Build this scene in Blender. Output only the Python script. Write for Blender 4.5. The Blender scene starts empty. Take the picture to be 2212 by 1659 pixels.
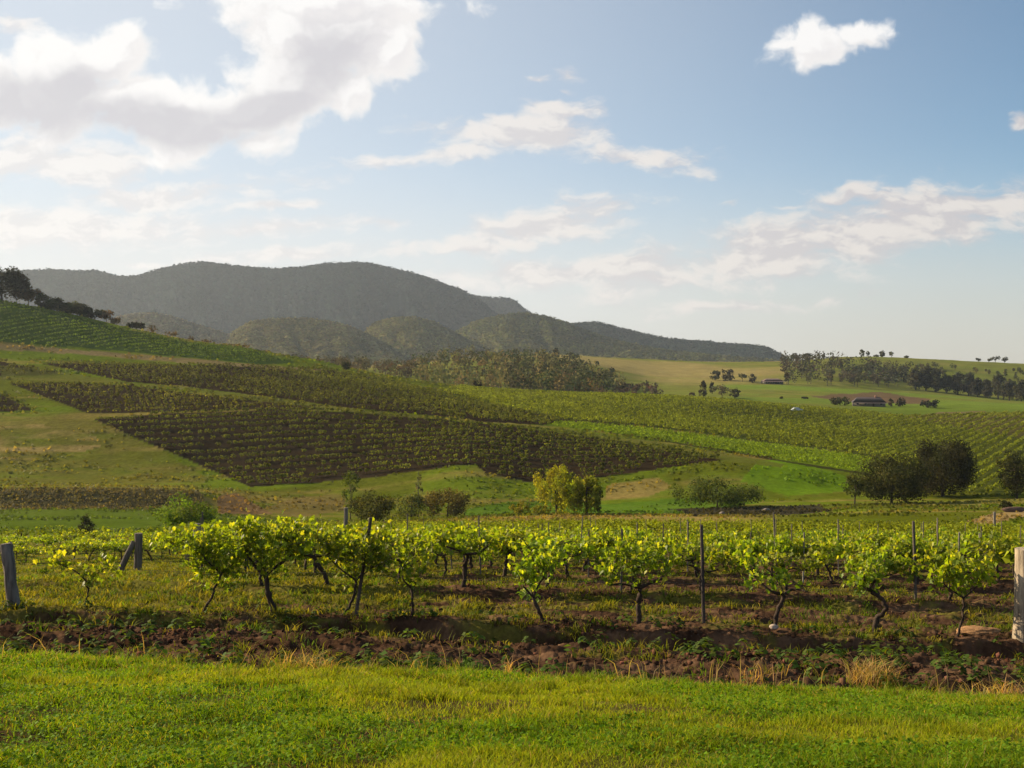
import bpy, math, random
import numpy as np
from mathutils import Vector

# ------------------------------------------------------------------ camera, sky, sun
scene = bpy.context.scene
COL = scene.collection
W0, F0, CX, HY = 2212.0, 2300.0, 1106.0, 800.0     # photo width, focal length, centre, horizon (photo px)
cam_d = bpy.data.cameras.new('camera')
cam = bpy.data.objects.new('camera', cam_d)
COL.objects.link(cam)
cam.location = (0, 0, 0)
cam.rotation_euler = (math.radians(90), 0, 0)
cam_d.sensor_width = 36.0
cam_d.lens = 36.0 * F0 / W0
cam_d.shift_y = -(829.5 - HY) / W0
cam_d.clip_start = 0.1
cam_d.clip_end = 30000
scene.camera = cam
scene.view_settings.view_transform = 'Standard'
scene.view_settings.look = 'None'
scene.view_settings.gamma = 1.0
scene.view_settings.exposure = 1.1
scene.render.resolution_x = 1024
scene.render.resolution_y = 768
scene.cycles.max_bounces = 6
scene.cycles.transparent_max_bounces = 6
scene.cycles.volume_bounces = 0
scene.cycles.use_denoising = True

SUN_AZ, SUN_EL = -63.0, 24.0       # degrees from the view direction, above the horizon
a_, e_ = math.radians(SUN_AZ), math.radians(SUN_EL)
SUN_DIR = Vector((math.sin(a_) * math.cos(e_), math.cos(a_) * math.cos(e_), math.sin(e_)))
sun_d = bpy.data.lights.new('sun', 'SUN')
sun_d.energy = 5.0
sun_d.angle = math.radians(0.5)
sun_d.color = (1.0, 0.80, 0.52)
sun = bpy.data.objects.new('sun', sun_d)
COL.objects.link(sun)
sun.rotation_euler = SUN_DIR.to_track_quat('Z', 'Y').to_euler()

world = bpy.data.worlds.new('World')
scene.world = world
world.use_nodes = True
SKY_STRENGTH = 0.066


class NT:
    """small helper that writes node trees"""
    def __init__(self, tree):
        self.t = tree
        self.n = tree.nodes
        self.l = tree.links

    def node(self, kind, **kw):
        nd = self.n.new(kind)
        for k, v in kw.items():
            setattr(nd, k, v)
        return nd

    def put(self, sock, v):
        if isinstance(v, bpy.types.NodeSocket):
            self.l.new(v, sock)
        elif v is not None:
            sock.default_value = v

    def math(self, op, a, b=None, c=None, clamp=False):
        nd = self.node('ShaderNodeMath', operation=op)
        nd.use_clamp = clamp
        for s, v in zip(nd.inputs, (a, b, c)):
            self.put(s, v)
        return nd.outputs[0]

    def vmath(self, op, a, b=None, scale=None):
        nd = self.node('ShaderNodeVectorMath', operation=op)
        self.put(nd.inputs[0], a)
        if b is not None:
            self.put(nd.inputs[1], b)
        if scale is not None:
            self.put(nd.inputs['Scale'], scale)
        return nd.outputs['Value'] if op in ('LENGTH', 'DOT_PRODUCT') else nd.outputs[0]

    def step(self, v, lo, hi, o0=0.0, o1=1.0, smooth=True):
        nd = self.node('ShaderNodeMapRange', interpolation_type='SMOOTHSTEP' if smooth else 'LINEAR')
        for i, x in enumerate((v, lo, hi, o0, o1)):
            self.put(nd.inputs[i], x)
        return nd.outputs[0]

    def noise(self, vec, scale, detail=6, rough=0.55, lac=2.0, dist=0.0):
        nd = self.node('ShaderNodeTexNoise')
        if vec is not None:
            self.put(nd.inputs['Vector'], vec)
        nd.inputs['Scale'].default_value = scale
        nd.inputs['Detail'].default_value = detail
        nd.inputs['Roughness'].default_value = rough
        nd.inputs['Lacunarity'].default_value = lac
        nd.inputs['Distortion'].default_value = dist
        return nd

    def mix(self, fac, a, b, blend='MIX'):
        nd = self.node('ShaderNodeMix', data_type='RGBA', blend_type=blend)
        self.put(nd.inputs[0], fac)
        self.put(nd.inputs[6], a)
        self.put(nd.inputs[7], b)
        return nd.outputs[2]


def rgb(*c):
    return (c[0], c[1], c[2], 1.0)


def build_world():
    t = NT(world.node_tree)
    t.n.clear()
    out = t.node('ShaderNodeOutputWorld')
    bg = t.node('ShaderNodeBackground')
    t.l.new(bg.outputs[0], out.inputs[0])
    sky = t.node('ShaderNodeTexSky', sky_type='NISHITA')
    sky.sun_disc = False
    sky.sun_elevation = math.radians(SUN_EL)
    sky.sun_rotation = math.radians(SUN_AZ)
    sky.air_density = 0.85
    sky.dust_density = 0.4
    sky.ozone_density = 1.6
    sky.altitude = 150
    tc = t.node('ShaderNodeTexCoord')
    d = tc.outputs['Generated']
    sep = t.node('ShaderNodeSeparateXYZ')
    t.l.new(d, sep.inputs[0])
    # clouds: bearings on the sky (tangents of azimuth and height seen from the valley)
    yy = t.math('MAXIMUM', sep.outputs[1], 0.05)
    U = t.math('DIVIDE', sep.outputs[0], yy)
    V = t.math('DIVIDE', sep.outputs[2], yy)
    comb = t.node('ShaderNodeCombineXYZ')
    t.l.new(U, comb.inputs[0]); t.l.new(V, comb.inputs[1])
    P = comb.outputs[0]

    def rotated(q, deg):
        c, s = math.cos(math.radians(deg)), math.sin(math.radians(deg))
        cb = t.node('ShaderNodeCombineXYZ')
        t.l.new(t.vmath('DOT_PRODUCT', q, (c, s, 0)), cb.inputs[0])
        t.l.new(t.vmath('DOT_PRODUCT', q, (-s, c, 0)), cb.inputs[1])
        return cb.outputs[0]

    def warp(P, scale, amp):
        w = t.vmath('SUBTRACT', t.noise(P, scale, 2, 0.5).outputs['Color'], (0.5, 0.5, 0.5))
        return t.vmath('ADD', P, t.vmath('MULTIPLY', w, (amp, amp * 0.7, 0.0)))

    def field(q, ells):
        """highest of a set of soft ellipses: (x, y, rx, ry, tilt, weight)"""
        rot = {}
        m = None
        for (x, y, rx, ry, deg, gain) in ells:
            if deg not in rot:
                rot[deg] = rotated(q, deg) if deg else q
            c, s = math.cos(math.radians(deg)), math.sin(math.radians(deg))
            px, py = (x - CX) / F0, (HY - y) / F0
            cx, cy = c * px + s * py, -s * px + c * py
            sx, sy = F0 / rx, F0 / ry
            nd = t.node('ShaderNodeVectorMath', operation='MULTIPLY_ADD')
            t.l.new(rot[deg], nd.inputs[0])
            nd.inputs[1].default_value = (sx, sy, 0)
            nd.inputs[2].default_value = (-cx * sx, -cy * sy, 0)
            r = t.vmath('LENGTH', nd.outputs[0])
            v = t.math('MULTIPLY_ADD', r, -gain, gain)
            m = v if m is None else t.math('MAXIMUM', m, v)
        return m

    CUM = [(-40, 190, 320, 110, -8, 1.0), (110, 150, 150, 80, 0, 1.0), (235, 130, 120, 80, 0, 1.0), (270, 92, 52, 50, 0, 0.8), (310, 225, 310, 90, -8, 1.0), (360, 212, 150, 66, 0, 1.0),
           (470, 245, 250, 72, 12, 1.0), (640, 165, 200, 120, 38, 1.0), (610, 60, 100, 100, 0, 1.0), (740, 70, 180, 150, 0, 1.0),
           (850, 105, 76, 105, 0, 1.0), (765, 200, 80, 60, 38, 0.8), (575, 305, 85, 42, 0, 0.6), (395, 315, 110, 45, 12, 0.6),
           (1765, 92, 130, 58, 0, 0.8), (1840, 76, 90, 34, 0, 0.7), (1705, 92, 75, 28, 0, 0.65), (700, 0, 300, 70, 0, 1.0)]
    DARK = [(330, 255, 300, 62, -8, 1.0), (60, 215, 230, 90, -8, 0.85), (560, 235, 200, 55, 12, 0.95), (700, 130, 170, 110, 38, 0.75), (170, 185, 120, 60, 0, 0.7)]
    STR = [(130, 350, 280, 70, 0, 1.0), (350, 425, 380, 40, 4, 0.95), (150, 490, 400, 60, 0, 1.0), (560, 500, 300, 30, 4, 0.9), (620, 552, 220, 24, 4, 0.95), (480, 405, 160, 14, 4, 0.8), (600, 450, 150, 12, 4, 0.8),
           (310, 572, 60, 10, 0, 0.6), (820, 488, 85, 18, 0, 0.75), (1200, 238, 130, 30, 0, 0.7), (1140, 290, 290, 48, 0, 1.1), (900, 340, 180, 24, 4, 0.8),
           (1370, 335, 190, 40, -6, 0.85), (1150, 495, 270, 66, 10, 1.05), (1010, 540, 190, 24, 0, 0.75), (1250, 590, 470, 42, 4, 1.0),
           (1600, 560, 460, 80, 10, 1.05), (1900, 500, 390, 98, 10, 1.1), (2130, 440, 270, 60, 10, 1.1), (1835, 425, 85, 26, 10, 0.75),
           (2060, 500, 60, 25, 0, 0.7), (2225, 495, 50, 44, 0, 0.75), (1540, 662, 170, 20, 4, 0.75), (1790, 650, 140, 15, 4, 0.65), (60, 45, 70, 30, 0, 0.6),
           (2215, 264, 36, 26, 0, 0.8), (1234, 160, 30, 26, 0, 0.75), (1225, 194, 20, 9, 0, 0.6), (1585, 434, 30, 14, 0, 0.7), (1175, 165, 30, 8, 0, 0.5), (1700, 450, 30, 8, 0, 0.5)]

    q = warp(warp(P, 10.0, 0.036), 42.0, 0.018)
    qb = t.vmath('ADD', q, (-0.010, 0.012, 0))
    n1 = t.noise(q, 20.0, 7, 0.58).outputs[0]
    n1b = t.noise(qb, 20.0, 6, 0.58).outputs[0]
    m0 = field(q, CUM)
    m1 = field(qb, CUM)
    D0 = t.math('ADD', m0, t.math('MULTIPLY_ADD', n1, 1.9, -0.98))
    D1 = t.math('ADD', m1, t.math('MULTIPLY_ADD', n1b, 1.9, -0.98))
    ca = t.step(D0, -0.06, 0.36)
    dk = field(q, DARK)
    dk = t.step(t.math('ADD', dk, t.math('MULTIPLY_ADD', n1, 0.9, -0.45)), -0.05, 0.55)
    lit = t.step(t.math('SUBTRACT', D0, D1), -0.12, 0.24)
    # sunlit rims of the big cloud, its thick body grey from below
    body = t.mix(t.step(D0, 0.1, 0.7), rgb(0.475, 0.462, 0.452), rgb(0.435, 0.422, 0.425))
    body = t.mix(dk, body, rgb(0.335, 0.328, 0.345))
    ccol = t.mix(t.math('MULTIPLY', lit, t.math('MULTIPLY_ADD', dk, -0.85, 0.95)), body, rgb(0.500, 0.492, 0.485))

    sv = t.vmath('MULTIPLY', q, (1.0, 2.4, 1.0))
    s0 = field(q, STR)
    sn = t.noise(sv, 14.0, 7, 0.63).outputs[0]
    sD = t.math('ADD', s0, t.math('MULTIPLY_ADD', sn, 3.0, -1.54))
    sa = t.step(sD, -0.08, 0.70)
    sn2 = t.noise(t.vmath('ADD', sv, (-0.010, 0.022, 0)), 14.0, 5, 0.6).outputs[0]
    slit = t.step(t.math('SUBTRACT', sn, sn2), -0.07, 0.07)
    left = t.step(U, 0.45, -0.4)
    warm = t.mix(slit, rgb(0.330, 0.307, 0.307), rgb(0.435, 0.400, 0.370))
    bright = t.mix(slit, rgb(0.410, 0.395, 0.395), rgb(0.475, 0.455, 0.440))
    scol = t.mix(left, warm, bright)

    skyc = t.vmath('MULTIPLY', t.vmath('SCALE', sky.outputs[0], scale=SKY_STRENGTH), (0.84, 1.0, 1.0))
    # thin veil of high cloud, denser towards the sun and the horizon
    veil = t.math('MULTIPLY', t.step(U, 0.68, -0.45), 0.70)
    veil = t.math('ADD', veil, t.step(V, 0.24, 0.0, 0.0, 0.34))
    veil = t.math('MINIMUM', veil, 0.9)
    skyc = t.mix(veil, skyc, rgb(0.400, 0.405, 0.415))
    low = t.math('MULTIPLY', t.step(V, 0.20, 0.0), 0.72)
    skyc = t.mix(low, skyc, t.mix(t.step(U, -0.1, 0.45), rgb(0.405, 0.390, 0.365), rgb(0.330, 0.300, 0.255)))
    c = t.mix(t.math('MULTIPLY', sa, 0.88), skyc, scol)
    c = t.mix(ca, c, ccol)
    t.l.new(c, bg.inputs[0])
    bg.inputs[1].default_value = 0.92


build_world()

# ------------------------------------------------------------------ helpers
RNG = np.random.default_rng(7)


def tag(o, label=None, cat=None, group=None, kind=None):
    for k, v in (('label', label), ('category', cat), ('group', group), ('kind', kind)):
        if v:
            o[k] = v
    return o


def _hash(ix, iy, seed):
    h = (ix.astype(np.int64) * 374761393 + iy.astype(np.int64) * 668265263 + seed * 2147483647) & 0xFFFFFFFF
    h = ((h ^ (h >> 13)) * 1274126177) & 0xFFFFFFFF
    h = h ^ (h >> 16)
    return (h & 0xFFFF) / 65535.0


def vnoise(x, y, seed=0):
    ix, iy = np.floor(x), np.floor(y)
    fx, fy = x - ix, y - iy
    fx, fy = fx * fx * (3 - 2 * fx), fy * fy * (3 - 2 * fy)
    a, b = _hash(ix, iy, seed), _hash(ix + 1, iy, seed)
    c, d = _hash(ix, iy + 1, seed), _hash(ix + 1, iy + 1, seed)
    return (a * (1 - fx) + b * fx) * (1 - fy) + (c * (1 - fx) + d * fx) * fy


def fbm(x, y, seed=0, octs=4, rough=0.5):
    s, amp, tot = 0.0, 1.0, 0.0
    x, y = np.asarray(x, float), np.asarray(y, float)
    for k in range(octs):
        s = s + amp * vnoise(x * 2 ** k + 17.3 * k, y * 2 ** k - 9.1 * k, seed + k)
        tot += amp
        amp *= rough
    return s / tot


def sstep(a, b, x):
    t = np.clip((x - a) / (b - a), 0, 1)
    return t * t * (3 - 2 * t)


class MB:
    """collects points, faces and point colours; build() links them as one mesh object"""
    def __init__(self):
        self.v, self.f, self.c, self.m, self.n = [], [], [], [], 0

    def add(self, v, f, col=(0.5, 0.5, 0.5), mat=0):
        v = np.asarray(v, float).reshape(-1, 3)
        f = np.asarray(f, np.int64)
        if f.ndim == 1:
            f = f.reshape(1, -1)
        c = np.asarray(col, float)
        if c.ndim == 1:
            c = np.tile(c, (len(v), 1))
        self.v.append(v); self.c.append(c)
        self.f.append(f + self.n); self.m.append(np.full(len(f), mat, np.int32))
        self.n += len(v)

    def mesh(self, name, mats, smooth=False):
        me = bpy.data.meshes.new(name)
        v = np.concatenate(self.v).astype(np.float32)
        c = np.concatenate(self.c).astype(np.float32)
        c = np.concatenate([c, np.ones((len(c), 1), np.float32)], 1)
        loops = np.concatenate([f.ravel() for f in self.f]).astype(np.int32)
        tot = np.concatenate([np.full(len(f), f.shape[1], np.int32) for f in self.f])
        start = np.concatenate([[0], np.cumsum(tot)[:-1]]).astype(np.int32)
        me.vertices.add(len(v)); me.vertices.foreach_set('co', v.ravel())
        me.loops.add(len(loops)); me.loops.foreach_set('vertex_index', loops)
        me.polygons.add(len(tot)); me.polygons.foreach_set('loop_start', start)
        me.polygons.foreach_set('material_index', np.concatenate(self.m))
        if smooth:
            me.polygons.foreach_set('use_smooth', np.ones(len(tot), bool))
        at = me.attributes.new('Col', 'FLOAT_COLOR', 'POINT')
        at.data.foreach_set('color', c.ravel())
        for m in (mats if isinstance(mats, (list, tuple)) else [mats]):
            me.materials.append(m)
        me.update(calc_edges=True)
        return me

    def build(self, name, mats, parent=None, smooth=False):
        return link(name, self.mesh(name, mats, smooth), parent)


def link(name, me, parent=None):
    o = bpy.data.objects.new(name, me)
    COL.objects.link(o)
    if parent is not None:
        o.parent = parent
    return o


def empty(name, loc, rz=0.0):
    o = bpy.data.objects.new(name, None)
    o.empty_display_size = 0.3
    COL.objects.link(o)
    o.location = loc
    o.rotation_euler = (0, 0, rz)
    return o


def copy_tree(o, parent=None):
    c = o.copy()
    COL.objects.link(c)
    c.parent = parent
    for ch in list(o.children):
        copy_tree(ch, c)
    return c


def tube(mb, pts, rad, sides=6, col=(0.05, 0.035, 0.025), rough=0.0, rng=RNG, cap=True, mat=0):
    pts = np.asarray(pts, float)
    rad = np.asarray(rad, float) * np.ones(len(pts))
    n = len(pts)
    tg = np.gradient(pts, axis=0)
    tg /= np.linalg.norm(tg, axis=1, keepdims=True) + 1e-9
    ref = np.array([0.0, 0.0, 1.0]) if abs(tg[0, 2]) < 0.9 else np.array([1.0, 0.0, 0.0])
    V = []
    a = np.linspace(0, 2 * np.pi, sides, endpoint=False)
    for i in range(n):
        u = np.cross(tg[i], ref); u /= np.linalg.norm(u) + 1e-9
        w = np.cross(tg[i], u)
        ref = np.cross(u, tg[i]) if False else ref
        r = rad[i] * (1 + rough * (rng.random(sides) - 0.5))
        V.append(pts[i] + (np.cos(a) * r)[:, None] * u + (np.sin(a) * r)[:, None] * w)
    V = np.concatenate(V)
    F = []
    for i in range(n - 1):
        for k in range(sides):
            k2 = (k + 1) % sides
            F.append((i * sides + k, i * sides + k2, (i + 1) * sides + k2, (i + 1) * sides + k))
    cc = np.asarray(col, float) * (0.8 + 0.4 * rng.random((len(V), 1)))
    mb.add(V, F, cc, mat)
    if cap:
        mb.add(V[-sides:], [list(range(sides))], cc[-sides:], mat)


def smooth_path(ctrl, n=10):
    """Catmull-Rom through the control points"""
    p = np.asarray(ctrl, float)
    p = np.concatenate([[2 * p[0] - p[1]], p, [2 * p[-1] - p[-2]]])
    out = []
    for i in range(1, len(p) - 2):
        for t in np.linspace(0, 1, n, endpoint=False):
            a, b, c, d = p[i - 1], p[i], p[i + 1], p[i + 2]
            out.append(0.5 * (2 * b + (c - a) * t + (2 * a - 5 * b + 4 * c - d) * t * t + (3 * b - a - 3 * c + d) * t ** 3))
    out.append(p[-2])
    return np.array(out)


def box(mb, lo, hi, col=(0.5, 0.5, 0.5), mat=0):
    x0, y0, z0 = lo; x1, y1, z1 = hi
    v = [(x0, y0, z0), (x1, y0, z0), (x1, y1, z0), (x0, y1, z0), (x0, y0, z1), (x1, y0, z1), (x1, y1, z1), (x0, y1, z1)]
    f = [(0, 3, 2, 1), (4, 5, 6, 7), (0, 1, 5, 4), (1, 2, 6, 5), (2, 3, 7, 6), (3, 0, 4, 7)]
    mb.add(v, f, col, mat)


def unit(n, rng):
    v = rng.normal(size=(n, 3))
    return v / np.linalg.norm(v, axis=1, keepdims=True)


def quads(mb, P, N, size, col, rng, aspect=1.0, mat=0, droop=None):
    """one small leaf-like quad (a bent diamond) per point"""
    n = len(P)
    r = unit(n, rng) if droop is None else np.asarray(droop, float) * np.ones((n, 3)) + 0.35 * unit(n, rng)
    u = np.cross(N, r); u /= np.linalg.norm(u, axis=1, keepdims=True) + 1e-9
    w = np.cross(u, N); w /= np.linalg.norm(w, axis=1, keepdims=True) + 1e-9
    s = (np.asarray(size) * np.ones(n))[:, None]
    a, b = u * s * 0.5, w * s * 0.5 * aspect
    k = N * s * 0.12
    V = np.stack([P - b, P + a + k, P + b, P - a + k], 1).reshape(-1, 3)
    F = np.arange(4 * n).reshape(n, 4)
    c = np.asarray(col, float)
    c = np.repeat(c, 4, axis=0) if c.ndim == 2 else c
    mb.add(V, F, c, mat)


def vary(col, n, rng, amt=0.25, hue=0.12):
    col = np.asarray(col, float)
    k = 1 + amt * (2 * rng.random((n, 1)) - 1)
    h = 1 + hue * (2 * rng.random((n, 3)) - 1)
    return col * k * h


# ------------------------------------------------------------------ materials
MATS = {}


def base_mat(name):
    m = bpy.data.materials.new(name)
    m.use_nodes = True
    t = NT(m.node_tree)
    t.n.clear()
    out = t.node('ShaderNodeOutputMaterial')
    MATS[name] = m
    return m, t, out


def leaf_mat(name, trans=0.45, tint=(1.25, 1.15, 0.55), rough=0.55, spec=0.25, varied=0.0):
    """foliage: point colours, light coming through the blade"""
    m, t, out = base_mat(name)
    at = t.node('ShaderNodeAttribute', attribute_name='Col')
    c = at.outputs['Color']
    if varied:
        oi = t.node('ShaderNodeObjectInfo')
        hs = t.node('ShaderNodeHueSaturation')
        t.put(hs.inputs['Hue'], t.math('MULTIPLY_ADD', oi.outputs['Random'], 0.05 * varied, 0.5 - 0.025 * varied))
        t.put(hs.inputs['Value'], t.math('MULTIPLY_ADD', oi.outputs['Random'], 0.5 * varied, 1 - 0.25 * varied))
        t.put(hs.inputs['Color'], c)
        c = hs.outputs[0]
    b = t.node('ShaderNodeBsdfPrincipled')
    t.put(b.inputs['Base Color'], c)
    b.inputs['Roughness'].default_value = rough
    b.inputs['Specular IOR Level'].default_value = spec
    tr = t.node('ShaderNodeBsdfTranslucent')
    t.put(tr.inputs[0], t.mix(1.0, c, rgb(*tint), 'MULTIPLY'))
    mx = t.node('ShaderNodeMixShader')
    mx.inputs[0].default_value = trans
    t.l.new(b.outputs[0], mx.inputs[1]); t.l.new(tr.outputs[0], mx.inputs[2])
    t.l.new(mx.outputs[0], out.inputs[0])
    return m


def solid_mat(name, scale=20.0, amt=0.5, rough=0.8, bump=0.3, bscale=None, stretch=(1, 1, 1), spec=0.3, col=None, coords='Object', metallic=0.0):
    """rough solid: point colours (or one colour) broken up by noise, with a bump"""
    m, t, out = base_mat(name)
    if col is None:
        c = t.node('ShaderNodeAttribute', attribute_name='Col').outputs['Color']
    else:
        n_ = t.node('ShaderNodeRGB'); n_.outputs[0].default_value = rgb(*col); c = n_.outputs[0]
    tc = t.node('ShaderNodeTexCoord')
    v = t.vmath('MULTIPLY', tc.outputs[coords], stretch)
    n = t.noise(v, scale, 6, 0.62).outputs[0]
    f = t.step(n, 0.25, 0.75, 1 - amt, 1 + amt, smooth=False)
    c = t.vmath('SCALE', c, scale=f)
    b = t.node('ShaderNodeBsdfPrincipled')
    t.put(b.inputs['Base Color'], c)
    b.inputs['Roughness'].default_value = rough
    b.inputs['Specular IOR Level'].default_value = spec
    b.inputs['Metallic'].default_value = metallic
    if bump:
        bp = t.node('ShaderNodeBump')
        bp.inputs['Strength'].default_value = bump
        bp.inputs['Distance'].default_value = 0.03
        t.l.new(t.noise(v, bscale or scale * 2, 6, 0.65).outputs[0], bp.inputs['Height'])
        t.l.new(bp.outputs[0], b.inputs['Normal'])
    t.l.new(b.outputs[0], out.inputs[0])
    return m


M_LEAF = leaf_mat('tree_leaf', 0.40, (1.35, 1.15, 0.4), rough=0.8, spec=0.06)
M_WILLOW = leaf_mat('willow_leaf', 0.45, (1.25, 1.2, 0.4), rough=0.8, spec=0.08)
M_FAR = leaf_mat('far_foliage', 0.18, (1.15, 1.05, 0.6), rough=0.9, spec=0.0)
M_VINE = leaf_mat('vine_leaf', 0.58, (1.45, 1.35, 0.35), rough=0.5, spec=0.28, varied=0.5)
M_HILLVINE = leaf_mat('hillside_vine_leaf', 0.45, (1.3, 1.2, 0.45), spec=0.06, rough=0.8)
M_GRASS = leaf_mat('grass_blade', 0.48, (1.35, 1.25, 0.4), rough=0.7, spec=0.08)
M_BARK = solid_mat('bark', 14, 0.45, 0.9, 0.6, 30, (1, 1, 0.25), spec=0.1)
M_WOOD = solid_mat('weathered_wood', 22, 0.6, 0.9, 0.9, 60, (1, 1, 0.06), spec=0.05)
M_CLOD = solid_mat('soil_clod', 18, 0.35, 0.95, 0.5, coords='Object', spec=0.0)
M_PAINT = solid_mat('painted', 3, 0.06, 0.6, 0.0)
M_STONE = solid_mat('stone', 12, 0.25, 0.85, 0.4)


def ground_mat():
    m, t, out = base_mat('ground')
    at = t.node('ShaderNodeAttribute', attribute_name='Col')
    tc = t.node('ShaderNodeTexCoord')
    v = tc.outputs['Object']
    n1 = t.noise(v, 0.06, 5, 0.6).outputs[0]
    n2 = t.noise(v, 0.9, 6, 0.65).outputs[0]
    n3 = t.noise(v, 14.0, 5, 0.7).outputs[0]
    f = t.math('MULTIPLY', t.step(n1, 0.3, 0.7, 0.84, 1.16, False), t.step(n2, 0.25, 0.75, 0.66, 1.34, False))
    f = t.math('MULTIPLY', f, t.step(n3, 0.25, 0.75, 0.62, 1.38, False))
    c = t.vmath('SCALE', at.outputs['Color'], scale=f)
    b = t.node('ShaderNodeBsdfPrincipled')
    t.put(b.inputs['Base Color'], c)
    b.inputs['Roughness'].default_value = 0.95
    b.inputs['Specular IOR Level'].default_value = 0.0
    bp = t.node('ShaderNodeBump')
    bp.inputs['Strength'].default_value = 0.55
    bp.inputs['Distance'].default_value = 0.06
    h = t.math('ADD', t.math('MULTIPLY', n3, 0.35), n2)
    t.l.new(h, bp.inputs['Height'])
    t.l.new(bp.outputs[0], b.inputs['Normal'])
    t.l.new(b.outputs[0], out.inputs[0])
    return m


M_GROUND = ground_mat()

# ------------------------------------------------------------------ the lie of the land
# Ground profiles: for bearings u (photo px across) the height of the ground, given as slope below the horizon (photo px), at each distance.
UK = [-900, 0, 200, 400, 540, 700, 850, 1000, 1200, 1400, 1550, 1700, 1850, 2000, 2212, 3100]
LAYERS = [   # distance, slope values for UK
    (9.4, [1399, 1425, 1431, 1437, 1441, 1446, 1450, 1454, 1460, 1466, 1471, 1475, 1479, 1484, 1490, 1516]),
    (13.5, [1343, 1368, 1374, 1379, 1383, 1388, 1392, 1396, 1402, 1407, 1411, 1416, 1420, 1424, 1430, 1455]),
    ('row', [1300, 1322, 1331, 1338, 1342, 1346, 1348, 1350, 1355, 1361, 1366, 1373, 1382, 1389, 1394, 1415]),
    ('row2', [1245, 1268, 1270, 1272, 1274, 1276, 1278, 1281, 1285, 1290, 1294, 1299, 1304, 1309, 1315, 1330]),
    (35, [1245, 1246, 1244, 1241, 1239, 1237, 1235, 1234, 1234, 1236, 1238, 1240, 1242, 1244, 1246, 1250]),
    (50, [1222, 1222, 1220, 1216, 1212, 1208, 1205, 1203, 1202, 1203, 1204, 1205, 1206, 1206, 1207, 1210]),
    (70, [1190, 1190, 1189, 1187, 1185, 1183, 1181, 1180, 1178, 1178, 1179, 1180, 1181, 1182, 1183, 1185]),
    (100, [1165, 1165, 1165, 1164, 1163, 1161, 1158, 1155, 1151, 1150, 1151, 1153, 1155, 1156, 1158, 1160]),
    (130, [1152, 1152, 1151, 1147, 1143, 1137, 1131, 1124, 1118, 1118, 1120, 1120, 1117, 1114, 1112, 1110]),
    (165, [1126, 1126, 1126, 1126, 1127, 1129, 1125, 1118, 1111, 1110, 1114, 1112, 1100, 1097, 1095, 1090]),
    (200, [1098, 1098, 1098, 1102, 1114, 1119, 1119, 1112, 1105, 1098, 1092, 1090, 1088, 1085, 1075, 1060]),
    (209, [1055, 1056, 1056, 1060, 1098, 1106, 1111, 1104, 1099, 1090, 1084, 1082, 1080, 1078, 1069, 1050]),
    (235, [1040, 1045, 1046, 1046, 1049, 1042, 1030, 1010, 1028, 1013, 1002, 1008, 1030, 1045, 1050, 1030]),
    (290, [870, 892, 892, 888, 886, 885, 893, 905, 924, 943, 958, 972, 985, 990, 995, 1000]),
    (380, [700, 775, 788, 800, 810, 825, 840, 858, 878, 897, 915, 925, 935, 935, 935, 940]),
    (480, [540, 648, 690, 734, 753, 783, 815, 838, 850, 857, 865, 880, 893, 900, 897, 900]),
    (600, [580, 730, 760, 790, 800, 810, 830, 850, 862, 866, 866, 872, 878, 880, 882, 885]),
    (850, [700, 785, 790, 800, 805, 802, 795, 782, 790, 832, 832, 832, 842, 852, 866, 870]),
    (1200, [790, 795, 795, 795, 795, 795, 790, 775, 766, 776, 783, 781, 769, 775, 787, 800]),
    (1500, [800, 802, 802, 802, 802, 802, 800, 790, 778, 788, 793, 791, 780, 786, 797, 806]),
    (2200, [803] * 16), (9000, [801.5] * 16)]
ROW_Y0, ROW_Y1 = 19.5, 17.0                          # the front row: distance at the photo's left and right edge


def row_dist(u):
    X0, X1 = (0 - CX) / F0 * ROW_Y0, (W0 - CX) / F0 * ROW_Y1
    k = (ROW_Y1 - ROW_Y0) / (X1 - X0)
    return (ROW_Y0 - k * X0) / (1 - k * (u - CX) / F0)


P0 = np.array([(0 - CX) / F0 * ROW_Y0, ROW_Y0])
P1 = np.array([(W0 - CX) / F0 * ROW_Y1, ROW_Y1])
RT = (P1 - P0) / np.linalg.norm(P1 - P0)            # along the rows
RN = np.array([-RT[1], RT[0]])                       # away from the camera, across the rows
ROWGAP = 4.1


def pchip(x, y, xi):
    h = np.diff(x); dl = np.diff(y) / h
    d = np.zeros(len(x))
    for k in range(1, len(x) - 1):
        if dl[k - 1] * dl[k] > 0:
            w1, w2 = 2 * h[k] + h[k - 1], h[k] + 2 * h[k - 1]
            d[k] = (w1 + w2) / (w1 / dl[k - 1] + w2 / dl[k])
    d[0], d[-1] = dl[0], dl[-1]
    k = np.clip(np.searchsorted(x, xi) - 1, 0, len(x) - 2)
    t = (xi - x[k]) / h[k]
    return (y[k] * (1 + 2 * t) * (1 - t) ** 2 + h[k] * d[k] * t * (1 - t) ** 2 + y[k + 1] * t * t * (3 - 2 * t) + h[k] * d[k + 1] * t * t * (t - 1))


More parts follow.
